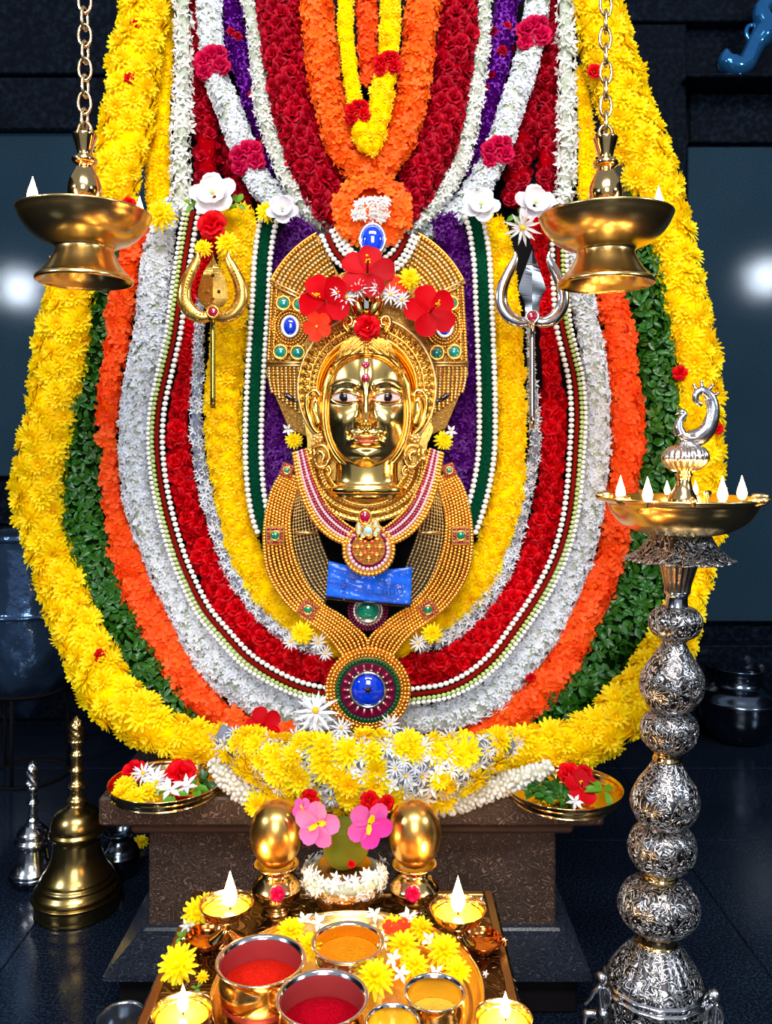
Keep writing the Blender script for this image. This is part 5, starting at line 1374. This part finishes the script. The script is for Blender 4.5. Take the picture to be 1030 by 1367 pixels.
# ------------------------------------------------------------------ lathe things on a surface
def turned(name, label, cat, base, k, parts, group=None):
    """parts: (part name, material, [(r px, z px above base)], segments, smoothing[, modulation[, label]])"""
    t = thing(name, label, cat, tuple(base), group)
    for p in parts:
        nm, m, prof, seg, sub = p[:5]; md = p[5] if len(p) > 5 else None
        pr = smooth_prof(prof, sub) if sub > 1 else prof
        g = G(); g.add(lathe([(max(r, 0)*k, z*k) for r, z in pr], seg, md, *base)); part(nm, g, M[m], t, label=p[6] if len(p) > 6 else None)
    return t
def bells_and_pots():
    b = on_plane(103, 1212, FLOOR); k = b[1]/F
    turned('handbell', 'large aged brass handbell with a tall turned handle, left of the plinth', 'bell', b, k, [
        ('base', 'brassd', [(0, 0), (50, 0), (53, 3), (54, 10), (54, 20), (55, 23), (0, 24)], 64, 2),
        ('bell_body', 'brassd', [(54, 22), (55.5, 26), (54, 31), (50, 36), (49, 40), (46, 43), (45, 47), (39, 56), (33, 70), (31, 86), (31, 96), (35, 100), (36, 104), (33, 108), (34, 112), (31, 122), (24, 131), (13, 137), (10, 142)], 64, 3),
        ('handle', 'brass', [(10, 138), (13, 145), (8, 151), (9, 160), (12, 165), (8, 170), (7, 178), (10, 184), (7, 190), (7, 199), (10, 205), (6, 211), (7, 218), (11, 223), (9, 226)], 28, 3),
        ('finial', 'brass', [(8, 224), (10, 230), (9, 238), (10, 244), (6, 252), (0, 257)], 36, 3, lambda a, z, j: 1+.16*math.cos(5*a+z*500))])
    b = on_plane(44, 1178, FLOOR); k = b[1]/F
    turned('handbell', 'smaller silver handbell with a figured handle, behind and left of the brass handbell', 'bell', b, k, [
        ('base', 'steel', [(0, 0), (22, 0), (26, 3), (29, 9), (29, 16), (0, 17)], 56, 2),
        ('bell_body', 'silver', [(29, 15), (30, 19), (27, 23), (22, 32), (20, 44), (20, 50), (24, 54), (24, 58), (21, 62), (20, 68), (13, 76), (6, 79)], 56, 3),
        ('handle', 'silver', [(6, 77), (8, 83), (5, 88), (6, 94), (5, 102), (8, 107), (5, 111), (5, 120), (8, 126), (6, 130)], 28, 3),
        ('finial', 'silverr', [(6, 128), (9, 133), (7, 140), (8, 147), (8, 152), (5, 159), (0, 163)], 30, 3, lambda a, z, j: 1+.2*math.cos(4*a+z*350))])
    b = on_plane(159, 1170, FLOOR); k = b[1]/F
    turned('water_pot', 'small dark metal pot on the floor between the brass handbell and the plinth', 'pot', b, k, [
        ('body', 'steel', [(0, 0), (14, 0), (20, 6), (26, 18), (27, 30), (26, 33), (23, 40), (16, 47), (14, 52), (19, 58), (21, 60), (18, 60), (12, 52), (0, 50)], 48, 3)])
    b = on_plane(985, 988, FLOOR); k = b[1]/F
    turned('water_pot', 'large bluish steel pot with a wide rim near the wall, right side', 'pot', b, k, [
        ('body', 'steel', [(0, 0), (28, 2), (40, 12), (49, 30), (52, 50), (53, 56), (50, 60), (44, 68), (34, 74), (30, 80), (31, 90), (38, 97), (41, 99), (37, 99), (28, 90), (26, 78), (0, 74)], 64, 3)])
    # large vessel in a ring stand, far left
    Y = 2.5; b = Vector(((38-HX)/F*Y, Y, FLOOR)); k = Y/F; z = lambda y: (HY-y)-(FLOOR/k)
    turned('tall_vessel', 'dark blue glossy vessel with a pointed base in the far left corner', 'vessel', b, k, [
        ('body', 'bluepot', [(0, z(712)), (58, z(711)), (62, z(710)), (64, z(716)), (60, z(722)), (60, z(750)), (62, z(800)), (64, z(811)), (67, z(814)), (64, z(820)), (65, z(850)), (62, z(875)), (50, z(905)), (32, z(925)), (15, z(945)), (0, z(960))], 56, 3, lambda a, zz_, j: 1+(.035*math.sin(5*a+j*.6)+.02*math.sin(11*a-j) if zz_ < z(840)*k else 0)),
        ('stand_ring', 'idol', [(48, z(918)), (51, z(915)), (54, z(918)), (51, z(921)), (48, z(918))], 40, 1),
        ('stand_foot', 'idol', [(48, 0), (53, 0), (53, 3), (48, 3), (48, 0)], 40, 1),
        ])
    tv = bpy.data.objects['tall_vessel']
    for a in (.5, 2.6, 4.7):
        d = Vector((math.cos(a), math.sin(a), 0)); g = G(); g.add(tube([b+d*50*k+Vector((0, 0, .004)), b+d*49.5*k+Vector((0, 0, z(919)*k))], 2.2*k, 8)); part('stand_post', g, M['idol'], tv)
    # blue glazed ornament on the shelf, top right
    Y = 2.82; t = thing('glazed_ornament', 'shiny blue glazed curved ornament on the dark shelf at top right', 'ornament', tuple(P(985, 97, Y)))
    g = G(); g.add(rib([(969, 66), (970, 80), (980, 88), (993, 86), (1002, 72), (1009, 58), (1018, 46), (1022, 34), (1016, 20), (1020, 8), (1030, 2)], [3, 13, 14, 13, 12, 13, 16, 14, 12, 12, 11], Y, 1, 16, 1)); part('body', g, M['blueglaze'], t)
    g = G(); g.add(ball(P(1016, 12, Y), 11*Y/F, 16, 10)); part('knob', g, M['blueglaze'], t)
    g = G(); g.add(tube(to3(crom([(1004, 62), (996, 46), (998, 36), (1006, 34), (1013, 42)], 5), Y), 3*Y/F, 8)); part('handle', g, M['blueglaze'], t)
bells_and_pots()

# ------------------------------------------------------------------ trays of flowers on the plinth corners
def tray(label, x, y, r, m):
    Y = .585*F/(y-HY); k = Y/F; base = Vector(((x-HX)*k, Y, TOPZ))
    t = thing('offering_tray', label, 'tray', tuple(base)); R_ = r*k
    g = G(); g.add(lathe(smooth_prof([(0, .0), (R_*.84, .0), (R_*.9, .003), (R_*.97, .016), (R_, .021), (R_*.985, .022), (R_*.95, .017), (R_*.88, .005), (0, .004)], 3), 72, None, *base)); part('pan', g, M[m], t)
    return base, R_
b, r_ = tray('round brass tray with yellow, white and red flowers on the left end of the plinth', 222, 1042, 76, 'brass2')
def onb(b, dx, dy, dz=.012): return b+Vector((dx, dy, dz))
for i, (dx, dy) in enumerate(((-.065, -.045), (-.035, -.062), (-.07, -.01), (-.02, -.04))):
    flower_thing('mum', onb(b, dx, dy, .016), (R(-.3, .3), -.6, 1), .022, ['yellow chrysanthemum at the left edge of the left tray, second from the front', 'yellow chrysanthemum at the front edge of the left tray', 'yellow chrysanthemum at the far left of the left tray, by the red rose', 'yellow chrysanthemum in the left tray beside the white blossoms'][i])
for i, (dx, dy, k_) in enumerate(((-.045, .015, 'daisy'), (-.02, .0, 'whitestar'), (-.01, -.025, 'daisy'), (.045, -.04, 'whitestar'), (.02, -.055, 'star'))):
    flower_thing(k_, onb(b, dx, dy, .026), (R(-.4, .4), -.7, 1), .026, ['white daisy left of the dark red rose in the left tray', 'white star blossom touching the dark red rose in the left tray', 'white daisy at the centre of the left tray', 'white star blossom at the front right of the left tray', 'cream blossom at the very front of the left tray'][i], 'flower', 'white blossoms in the left tray', name='white_blossom')
flower_thing('rose', onb(b, .025, .0, .03), (0, -1, .6), .032, 'dark red rose in the middle of the left tray'); flower_thing('rose', onb(b, -.07, .04, .02), (-.3, -.8, .8), .026, 'red rose at the back left of the left tray')
for i, (dx, dy) in enumerate(((.03, -.06), (.055, -.03), (.01, -.035), (.07, .0), (.05, .02), (-.005, .03))):
    flower_thing('leaf2' if i < 3 else 'leaf', onb(b, dx, dy, .016), (R(-.4, .4), -.6, 1), .026, ['pale green leaf sprig at the front right of the left tray', 'pale green leaf sprig right of the white blossoms in the left tray', 'pale green leaf sprig under the white blossoms of the left tray', 'dark leaf sprig at the right edge of the left tray', 'dark leaf sprig behind the dark red rose in the left tray', 'dark leaf sprig at the back middle of the left tray'][i], 'leaf', 'leaf sprigs in the left tray')
b, r_ = tray('round brass tray with green leaves and red flowers on the right end of the plinth', 753, 1050, 77, 'brass2')
bunch = thing('basil_bunch', 'bunch of dark green basil leaves heaped in the left half of the right tray', 'leaves', tuple(onb(b, -.028, 0, .006)))
for i in range(26):
    a = R(0, 6.28); q = math.sqrt(R(0, 1))*.062
    put('leaf', onb(b, -.028+q*math.cos(a)*.85, q*.7*math.sin(a)-.005, .012+R(0, .020)*(1-q/.08)), (R(-.5, .5), -.5, 1), .019, bunch)
flower_thing('leaf2', onb(b, .062, -.02, .018), (.3, -.6, 1), .032, 'pale green leaf at the right side of the right tray', 'leaf')
flower_thing('hib', onb(b, .025, -.02, .026), (.1, -.9, .8), .030, 'red flower with a yellow heart in the right tray'); flower_thing('rose', onb(b, .012, .02, .036), (-.1, -.8, .8), .022, 'red rose behind the leaves of the right tray'); flower_thing('rose', onb(b, .045, .045, .026), (.1, -.8, .8), .018, 'small red rose at the back of the right tray')
flower_thing('whitestar', onb(b, .005, -.06, .018), (.1, -.8, .8), .018, 'single white blossom at the front of the right tray')

# ------------------------------------------------------------------ mixed flowers heaped along the plinth edge, white bud strings
fm = [(292, 978, 18, .03), (330, 1002, 30, .02), (375, 1022, 40, 0), (430, 1030, 52, -.02), (490, 1030, 54, -.03), (550, 1030, 52, -.02), (600, 1024, 42, 0), (650, 1004, 28, .02), (690, 990, 16, .03)]
garland('mixed_flower_garland', 'thick heap-like garland of yellow chrysanthemums and white daisies over the plinth edge, front centre', fm, 1.57,
        [('mum', 19, .34), ('daisy', 14, .30), ('whitestar', 12, .24), ('star', 12, .12)], 'grey_core', depth=.62, lean=.12, dens=1.15, tilt=.5, coresc=.7)
for pts, lab in (([(284, 1014, 8), (296, 1032, 12), (316, 1050, 15), (342, 1062, 16), (372, 1064, 12)], 'string of cream white jasmine buds over the plinth edge, left of the flower heap'),
                 ([(735, 1022, 8), (715, 1032, 11), (680, 1044, 14), (640, 1058, 16), (600, 1072, 16), (575, 1074, 10)], 'string of cream white jasmine buds over the plinth edge, right of the flower heap')):
    garland('jasmine_bud_string', lab, pts, 1.475, [('bud', 6.2, 1)], 'white_core', depth=.8, lean=0, dens=1.0, tilt=.6, arc=110)
ext = [('hib', 352, 968, 24, 'red hibiscus at the left end of the mixed flower heap, upper one'), ('hib', 333, 988, 15, 'small red blossom below the hibiscus at the left end of the flower heap'),
       ('orange', 312, 958, 18, 'orange blossom left of the hibiscus at the bottom of the garlands'), ('orange', 383, 968, 16, 'orange blossom right of the hibiscus at the bottom of the garlands')]
for key, x, y, r, lab in ext: ft(key, x, y, 1.525, r, lab, (0, -1, .3))
ft('daisy', 421, 950, 1.53, 32, 'spiky white spider chrysanthemum beside the round medallion, left', (0, -.9, .9)); ft('daisy', 421, 965, 1.525, 24, 'second spiky white blossom just below the one beside the medallion', (0, -.9, .9))
for x, y, lab in ((345, 1075, 'yellow chrysanthemum hanging just above the left brass pot'), (372, 1066, 'large yellow chrysanthemum above the left coconut-shaped brass top'), (563, 1073, 'yellow chrysanthemum above the right coconut-shaped brass top'),
                  (592, 1066, 'yellow chrysanthemum at the right end of the row above the right pot'), (426, 1040, 'large yellow chrysanthemum in the middle of the heap, above the left orchid'), (508, 1048, 'small orange-hearted yellow blossom above the right orchid')):
    ft('mum', x, y, 1.452 if y > 1060 else 1.44, 22, lab, (R(-.2, .2), -1, 0))
def extra_daisies():
    for x, y, lb in ((300, 1000, 'white daisy at the far left end of the flower heap, below the hibiscus'), (395, 985, 'white daisy at the top of the heap, between hibiscus and medallion'), (455, 972, 'white daisy touching the lower left rim of the round medallion'),
                 (520, 968, 'white daisy touching the lower right rim of the round medallion'), (545, 985, 'white daisy on the heap, second one right of the medallion'), (600, 985, 'white daisy on the heap, farthest right of the medallion')):
        ft('daisy', x, y, 1.515, 17, lb, (R(-.3, .3), -1, .4), group='white daisies under the medallion')
extra_daisies()

# ------------------------------------------------------------------ front table with offerings
def table():
    t = thing('low_offering_table', 'low embossed bronze table in front of the plinth carrying lamps, pots and the big plate', 'table', (-.068, 1.1, FLOOR))
    x0, x1, y0, y1 = -.305, .170, .84, 1.335
    g = G(); g.add(box(x0, x1, y0, y1, TABZ-.022, TABZ, .004)); part('table_top', g, M['bronze'], t, smooth=False)
    for (a, b_, c, d_) in ((x0+.004, x0+.016, y0+.004, y1-.004), (x1-.016, x1-.004, y0+.004, y1-.004), (x0+.018, x1-.018, y1-.016, y1-.004)):
        g = G(); g.add(box(a, b_, c, d_, TABZ-.001, TABZ+.0025, .001)); part('raised_border', g, M['bronze2'], t, smooth=False)
    g = G(); g.add(box(x0+.02, x1-.02, y0+.02, y1-.02, TABZ-.06, TABZ-.02, .003)); part('apron', g, M['bronze'], t, smooth=False)
    for x in (x0+.035, x1-.035):
        for y in (y0+.035, y1-.035):
            g = G(); g.add(lathe(smooth_prof([(0, 0), (.022, 0), (.024, .01), (.015, .03), (.018, .07), (.026, .12), (.028, .2), (.026, .21), (0, .21)], 3), 24, None, x, y, FLOOR)); part('leg', g, M['bronze'], t)
M['bronze'] = engraved('embossed_bronze', (.42, .25, .09), (.10, .05, .02), .3, 45, .9, dist=.003, edge=.12)
M['bronze2'] = bumped('bronze_edge', (.40, .23, .08), .3, 1, 60, .3)
table()
def kalash(x, label, lab2):
    b = Vector(((x-HX)/F*1.277, 1.277, TABZ)); k = 1.277/F
    t = turned('kalash_pot', label, 'pot', b, k, [
        ('body', 'brass2', [(0, 0), (18, 0), (19, 3), (16, 6), (20, 10), (30, 20), (33, 30), (33.5, 33), (31, 38), (24, 46), (19, 50), (18, 54), (25, 60), (29, 62), (30, 64), (26, 64), (18, 57), (0, 55)], 56, 3)])
    put('mrose', b+Vector((.006 if x < 450 else -.004, -.036, 39*k)), (.05, -1, .35), .0125, t, name='flower_mark')
    turned('coconut_shaped_top', lab2, 'ornament', b+Vector((0, 0, 60*k)), k, [
        ('shell', 'brasscoco', [(0, 0), (12, 2), (22, 8), (31, 22), (35, 40), (34, 56), (28, 72), (18, 82), (7, 87), (0, 88)], 56, 3)])
M['brasscoco'] = bumped('hammered_brass', (.95, .55, .14), .26, 1, 24, .22, (.78, .42, .10), .004)
kalash(369, 'brass pot with a pink flower mark, left of the pair on the table', 'coconut-shaped brass top resting on the left brass pot')
kalash(553, 'brass pot with a pink and white mark, right of the pair on the table', 'coconut-shaped brass top resting on the right brass pot')
def centre_pot():
    b = Vector(((460-HX)/F*1.283, 1.283, TABZ)); k = 1.283/F
    turned('centre_pot', 'wide copper-gold pot wearing a white flower garland, between the two brass pots', 'pot', b, k, [
        ('body', 'brasscoco', [(0, 0), (26, 0), (30, 4), (38, 14), (43, 26), (43, 36), (38, 46), (32, 52), (34, 58), (36, 60), (30, 58), (0, 54)], 56, 3)])
    turned('green_coconut', 'green and yellow coconut seated in the centre pot behind the pink orchids', 'coconut', b+Vector((0, 0, 56*k)), k, [
        ('husk', 'coconut', [(0, 0), (14, 2), (26, 12), (31, 28), (29, 44), (20, 58), (8, 64), (0, 65)], 30, 3, lambda a, z, j: 1+.06*math.cos(3*a))])
    c3 = thing('tuberose_collar', 'ring garland of cream white tuberoses round the neck of the centre pot', 'garland', tuple(b+Vector((0, 0, 34*k))))
    for i in range(150):
        a = R(0, 2*PI) if i > 60 else R(PI*1.02, PI*1.98); q = R(-1, 1)
        r = (47+7*math.cos(q*1.3))*k*R(.92, 1.05)
        p = b+Vector((r*math.cos(a), r*.8*math.sin(a), (46+q*17)*k+.0*a))
        put('star' if i % 3 else 'whitestar', p, (math.cos(a), math.sin(a), q*.9), R(9, 12)*k, c3)
    g = G(); g.add(tube([b+Vector((45*k*math.cos(a), 38*k*math.sin(a), 46*k)) for a in np.linspace(0, 2*PI, 24, endpoint=False)], 9*k, 8, True)); part('string_core', g, M['white_core'], c3)
centre_pot()
for x, y, r, sp, lab, n in ((424, 1100, 31, .2, 'pink orchid with a yellow heart, left of the pair above the centre pot', (-.2, -1, 0)), (493, 1100, 31, 1., 'pink orchid with a yellow heart, right of the pair above the centre pot', (.2, -1, .1))):
    ft('orchid', x, y, 1.235, r, lab, n, spin=sp)
ft('orchid', 404, 1080, 1.25, 15, 'small violet orchid petal cluster up left of the left pink orchid', (-.4, -1, .3)); ft('rose', 413, 1066, 1.30, 14, 'dark red rose behind the left pink orchid'); ft('rose', 493, 1068, 1.30, 14, 'dark red rose behind the right pink orchid', (.1, -1, .2)); ft('rose', 516, 1072, 1.31, 12, 'small dark red rose right of the right pink orchid', (.3, -1, .2))
ft('rose', 469, 1154, 1.215, 6, 'tiny red bud in the tuberose ring of the centre pot')

# ------------------------------------------------------------------ oil lamps (diyas)
def diya(x, yb, r, fh, label, tall=True, fl=(0, 0), energy=1.1):
    b = on_plane(x, yb, TABZ); k = b[1]/F; h = 50 if tall else 34
    prof = [(0, 0), (22, 0), (24, 3), (15, 8), (7, 14), (6, 19), (9, 23), (r*.55, h*.46+6), (r*.82, h*.46+14), (r*.97, h*.9+2), (r, h), (r*.96, h), (r*.9, h-5), (r*.78, h-12), (0, h-15)]
    t = turned('oil_lamp', label, 'lamp', b, k, [('bowl', 'brass2', prof, 56, 3), ('oil', 'oil', [(0, h-9), (r*.82, h-9), (r*.84, h-9.5), (r*.7, h-12)], 40, 1)])
    flame(t, b+Vector((fl[0]*k, fl[1]*k, (h-3)*k)), fh*k, energy)
    return t, b, k
diya(302, 1255, 36, 46, 'brass stem oil lamp with a tall flame at the back left of the table', fl=(5, 0))
diya(611, 1262, 38, 46, 'brass stem oil lamp with a tall flame at the back right of the table')
diya(243, 1399, 41, 36, 'brass oil lamp with a flame at the front left corner of the table', fl=(0, 5))
diya(672, 1407, 39, 34, 'brass oil lamp with a flame at the front right corner of the table', fl=(3, 5))
def amber_dish(x, y, r, label, rot):
    b = on_plane(x, y, TABZ); k = b[1]/F
    t = thing('leaf_dish', label, 'dish', tuple(b), rot=None); g = G()
    vs, fs = lathe(smooth_prof([(0, 0), (r*.6, 0), (r*.85, 5), (r, 13), (r*.97, 14), (r*.8, 7), (r*.5, 3), (0, 2.5)], 3), 48, lambda a, z, j: 1+.10*abs(math.cos((a-rot)*2.5)))
    g.add((np.array(vs)*k+np.array(b), fs)); part('dish', g, M['copper'], t)
    g = G(); d = Vector((math.cos(rot), math.sin(rot), 0)); g.add(tube([b+d*r*k*.95+Vector((0, 0, 12*k)), b+d*r*k*1.15+Vector((0, 0, 16*k)), b+d*r*k*1.25+Vector((0, 0, 11*k)), b+d*r*k*1.12+Vector((0, 0, 7*k))], 3*k, 8)); part('curled_handle', g, M['brass2'], t)
amber_dish(276, 1262, 27, 'small copper leaf-shaped dish beside the stem of the back left oil lamp', 3.5)
amber_dish(642, 1266, 27, 'small copper leaf-shaped dish with curled handle beside the back right oil lamp', -.2)

# ------------------------------------------------------------------ the big plate with cups
PZ = TABZ+.008
def big_plate():
    b = Vector(((465-HX)/F*1.062, 1.058, TABZ)); R_ = .170
    t = thing('big_plate', 'big round brass plate at the front holding the powder cups and flowers', 'plate', tuple(b))
    g = G(); g.add(lathe(smooth_prof([(0, 0), (R_*.86, 0), (R_*.93, .004), (R_*.975, .016), (R_*.985, .022), (R_, .024), (R_*1.0, .0265), (R_*.975, .0265), (R_*.95, .018), (R_*.90, .009), (R_*.84, .006), (0, .006)], 3), 96, None, *b)); part('pan', g, M['brass'], t)
    g = G(); g.add(tube([b+Vector((R_*.99*math.cos(a), R_*.99*math.sin(a), .0265)) for a in np.linspace(0, 2*PI, 72, endpoint=False)], .0022, 8, True)); part('rim', g, M['brass2'], t)
big_plate()
def cup(x, y, r, hz, fill, label, fl, rimm='silver', body='brass2', heap=.35, cat='cup', name='cup'):
    zr = PZ+hz; b = on_plane(x, y, zr); k = b[1]/F; R_ = r*k; h = hz
    b = Vector((b[0], b[1], PZ))
    t = thing(name, label, cat, tuple(b))
    g = G(); g.add(lathe(smooth_prof([(0, 0), (R_*.66, 0), (R_*.74, h*.06), (R_*.88, h*.3), (R_*.93, h*.55), (R_*.90, h*.8), (R_*.93, h*.92)], 4), 64, None, *b)); part('wall', g, M[body], t)
    g = G(); g.add(lathe(smooth_prof([(R_*.92, h*.91), (R_*.98, h*.95), (R_, h*.985), (R_*.985, h), (R_*.93, h*.99), (R_*.88, h*.93)], 3), 64, None, *b)); part('rim', g, M[rimm], t)
    g = G(); g.add(lathe(smooth_prof([(R_*.89, h*.94), (R_*.87, h*.8), (R_*.86, h*.4), (R_*.8, h*.12), (0, h*.1)], 3), 64, None, *b)); part('lining', g, M[fl], t)
    n = 30; vs = [(b[0], b[1], b[2]+h*(.62+heap))]; fs = []
    for j in range(1, 13):
        q = j/12
        for i in range(n):
            a = 2*PI*i/n; hh = h*(.50+(.12+heap)*(1-q**1.4))+R(-.0014, .0014)*(1-q)
            vs.append((b[0]+R_*.86*q*math.cos(a), b[1]+R_*.86*q*math.sin(a), b[2]+hh))
    fs += [(0, 1+i, 1+(i+1) % n) for i in range(n)]
    for j in range(11):
        s = 1+j*n; fs += [(s+i, s+n+i, s+n+(i+1) % n, s+(i+1) % n) for i in range(n)]
    g = G(); g.add((vs, fs)); part('contents', g, M[fill], t, kind='stuff')
M['lin_red'] = plain('red_dusted_metal', (.42, .05, .05), .4, .5); M['lin_gold'] = plain('gold_lining', (.85, .62, .2), .2, 1)
cup(348, 1280, 60, .060, 'kumkum', 'steel-rimmed brass cup heaped with orange red powder, left on the big plate', 'lin_red', heap=.18)
cup(430, 1330, 62, .060, 'crimsonp', 'steel-rimmed brass cup heaped with crimson powder, front centre of the big plate', 'lin_red', heap=.22)
cup(464, 1256, 49, .036, 'turmeric', 'low steel bowl of orange turmeric powder at the back of the big plate', 'lin_gold', body='silver', heap=.05, name='bowl', cat='bowl')
cup(580, 1323, 41, .055, 'sandal', 'steel-rimmed brass cup of yellow paste at the right of the big plate', 'lin_gold', heap=-.1)
cup(524, 1362, 37, .048, 'oil', 'small steel-rimmed cup of yellow liquid, front right of the crimson cup', 'lin_gold', heap=-.12)
# loose flowers on the plate
PFZ = PZ+.012
for x, y, r, lab in ((388, 1243, 21, 'yellow chrysanthemum on the big plate, left of the turmeric bowl at the back'), (413, 1262, 20, 'yellow chrysanthemum on the big plate against the left side of the turmeric bowl'), (500, 1304, 28, 'large yellow chrysanthemum on the big plate, right of the crimson cup'),
                     (538, 1262, 24, 'yellow chrysanthemum on the big plate, right of the turmeric bowl'), (563, 1240, 20, 'yellow chrysanthemum near the back rim of the big plate, right of centre'), (592, 1268, 25, 'yellow chrysanthemum near the right rim of the big plate'),
                     (553, 1288, 21, 'yellow chrysanthemum on the big plate just above the cup of yellow paste'), (610, 1296, 20, 'yellow chrysanthemum on the big plate right of the cup of yellow paste'), (525, 1236, 17, 'small yellow chrysanthemum at the very back of the big plate')):
    p = on_plane(x, y, PFZ+.008); flower_thing('mum', p, (R(-.25, .25), -.5, 1), r/F*p[1], lab)
for (x, y), lb in zip(((405, 1228), (525, 1280), (545, 1224), (572, 1256), (510, 1255), (582, 1300), (535, 1300), (424, 1232), (500, 1222)),
        ('leftmost cream tuberose at the back of the big plate', 'cream tuberose right of the large chrysanthemum on the big plate', 'cream tuberose at the back rim of the big plate, right of centre', 'cream tuberose among the chrysanthemums on the right of the big plate',
         'cream tuberose touching the right side of the turmeric bowl', 'cream tuberose right behind the cup of yellow paste', 'cream tuberose just left of the cup of yellow paste', 'cream tuberose behind the turmeric bowl, left', 'cream tuberose behind the turmeric bowl, right')):
    p = on_plane(x, y, PFZ+.012); flower_thing('star', p, (R(-.4, .4), -.6, 1), 15/F*p[1], lb, 'flower', 'tuberose blossoms on the big plate')
for x, y, lab in ((520, 1238, 'red petal blossom at the back of the big plate, left one'), (538, 1236, 'red petal blossom at the back of the big plate, right one')):
    p = on_plane(x, y, PFZ+.02); flower_thing('hibo', p, (R(-.2, .2), -.7, 1), 10/F*p[1], lab)
for x, y, r, lab, z in ((237, 1287, 28, 'single large yellow chrysanthemum on the left edge of the bronze table', TABZ+.02), (263, 1218, 22, 'yellow chrysanthemum behind the back left oil lamp on the table', TABZ+.02), (276, 1205, 15, 'small yellow chrysanthemum at the back left corner of the table', TABZ+.03)):
    p = on_plane(x, y, z); flower_thing('mum', p, (R(-.2, .2), -.9, .8), r/F*p[1], lab)
for x, y, key, lab, r in ((250, 1237, 'whitestar', 'white blossom between the two yellow chrysanthemums at the left edge of the table', 13), (270, 1304, 'mumlow', 'small yellow petal tuft beside the big chrysanthemum on the left edge of the table', 10), (262, 1320, 'leaf2', 'yellow green petal lying on the table left of the big plate', 10),
                          (562, 1206, 'star', 'cream blossom in front of the right brass pot', 14), (245, 1252, 'leaf2', 'pale green leaf on the left edge of the table', 13), (648, 1300, 'star', 'tiny cream petal on the table right of the big plate', 6), (640, 1204, 'star', 'small cream blossom at the back right corner of the table', 9)):
    p = on_plane(x, y, TABZ+.008); flower_thing(key, p, (R(-.2, .2), -.7, 1), r/F*p[1], lab, 'flower' if key != 'leaf2' else 'petal')
p = on_plane(187, 1124, FLOOR+.01); flower_thing('mum', p, (0, -.5, 1), .022, 'yellow chrysanthemum fallen on the floor behind the plinth corner, left')
# steel tumbler bottom left
b = Vector(((162-HX)/F*1.32, 1.32, FLOOR)); k = 1.32/F
M['silverd'] = plain('grey_steel', (.42, .45, .5), .2, 1)
turned('steel_tumbler', 'plain steel tumbler standing on the floor at the bottom edge, left of the table', 'tumbler', b, k, [
    ('wall', 'silverd', [(0, 0), (24, 0), (26, 4), (31, 58), (34, 63), (33, 65), (30, 62), (24, 20), (0, 18)], 48, 2)])
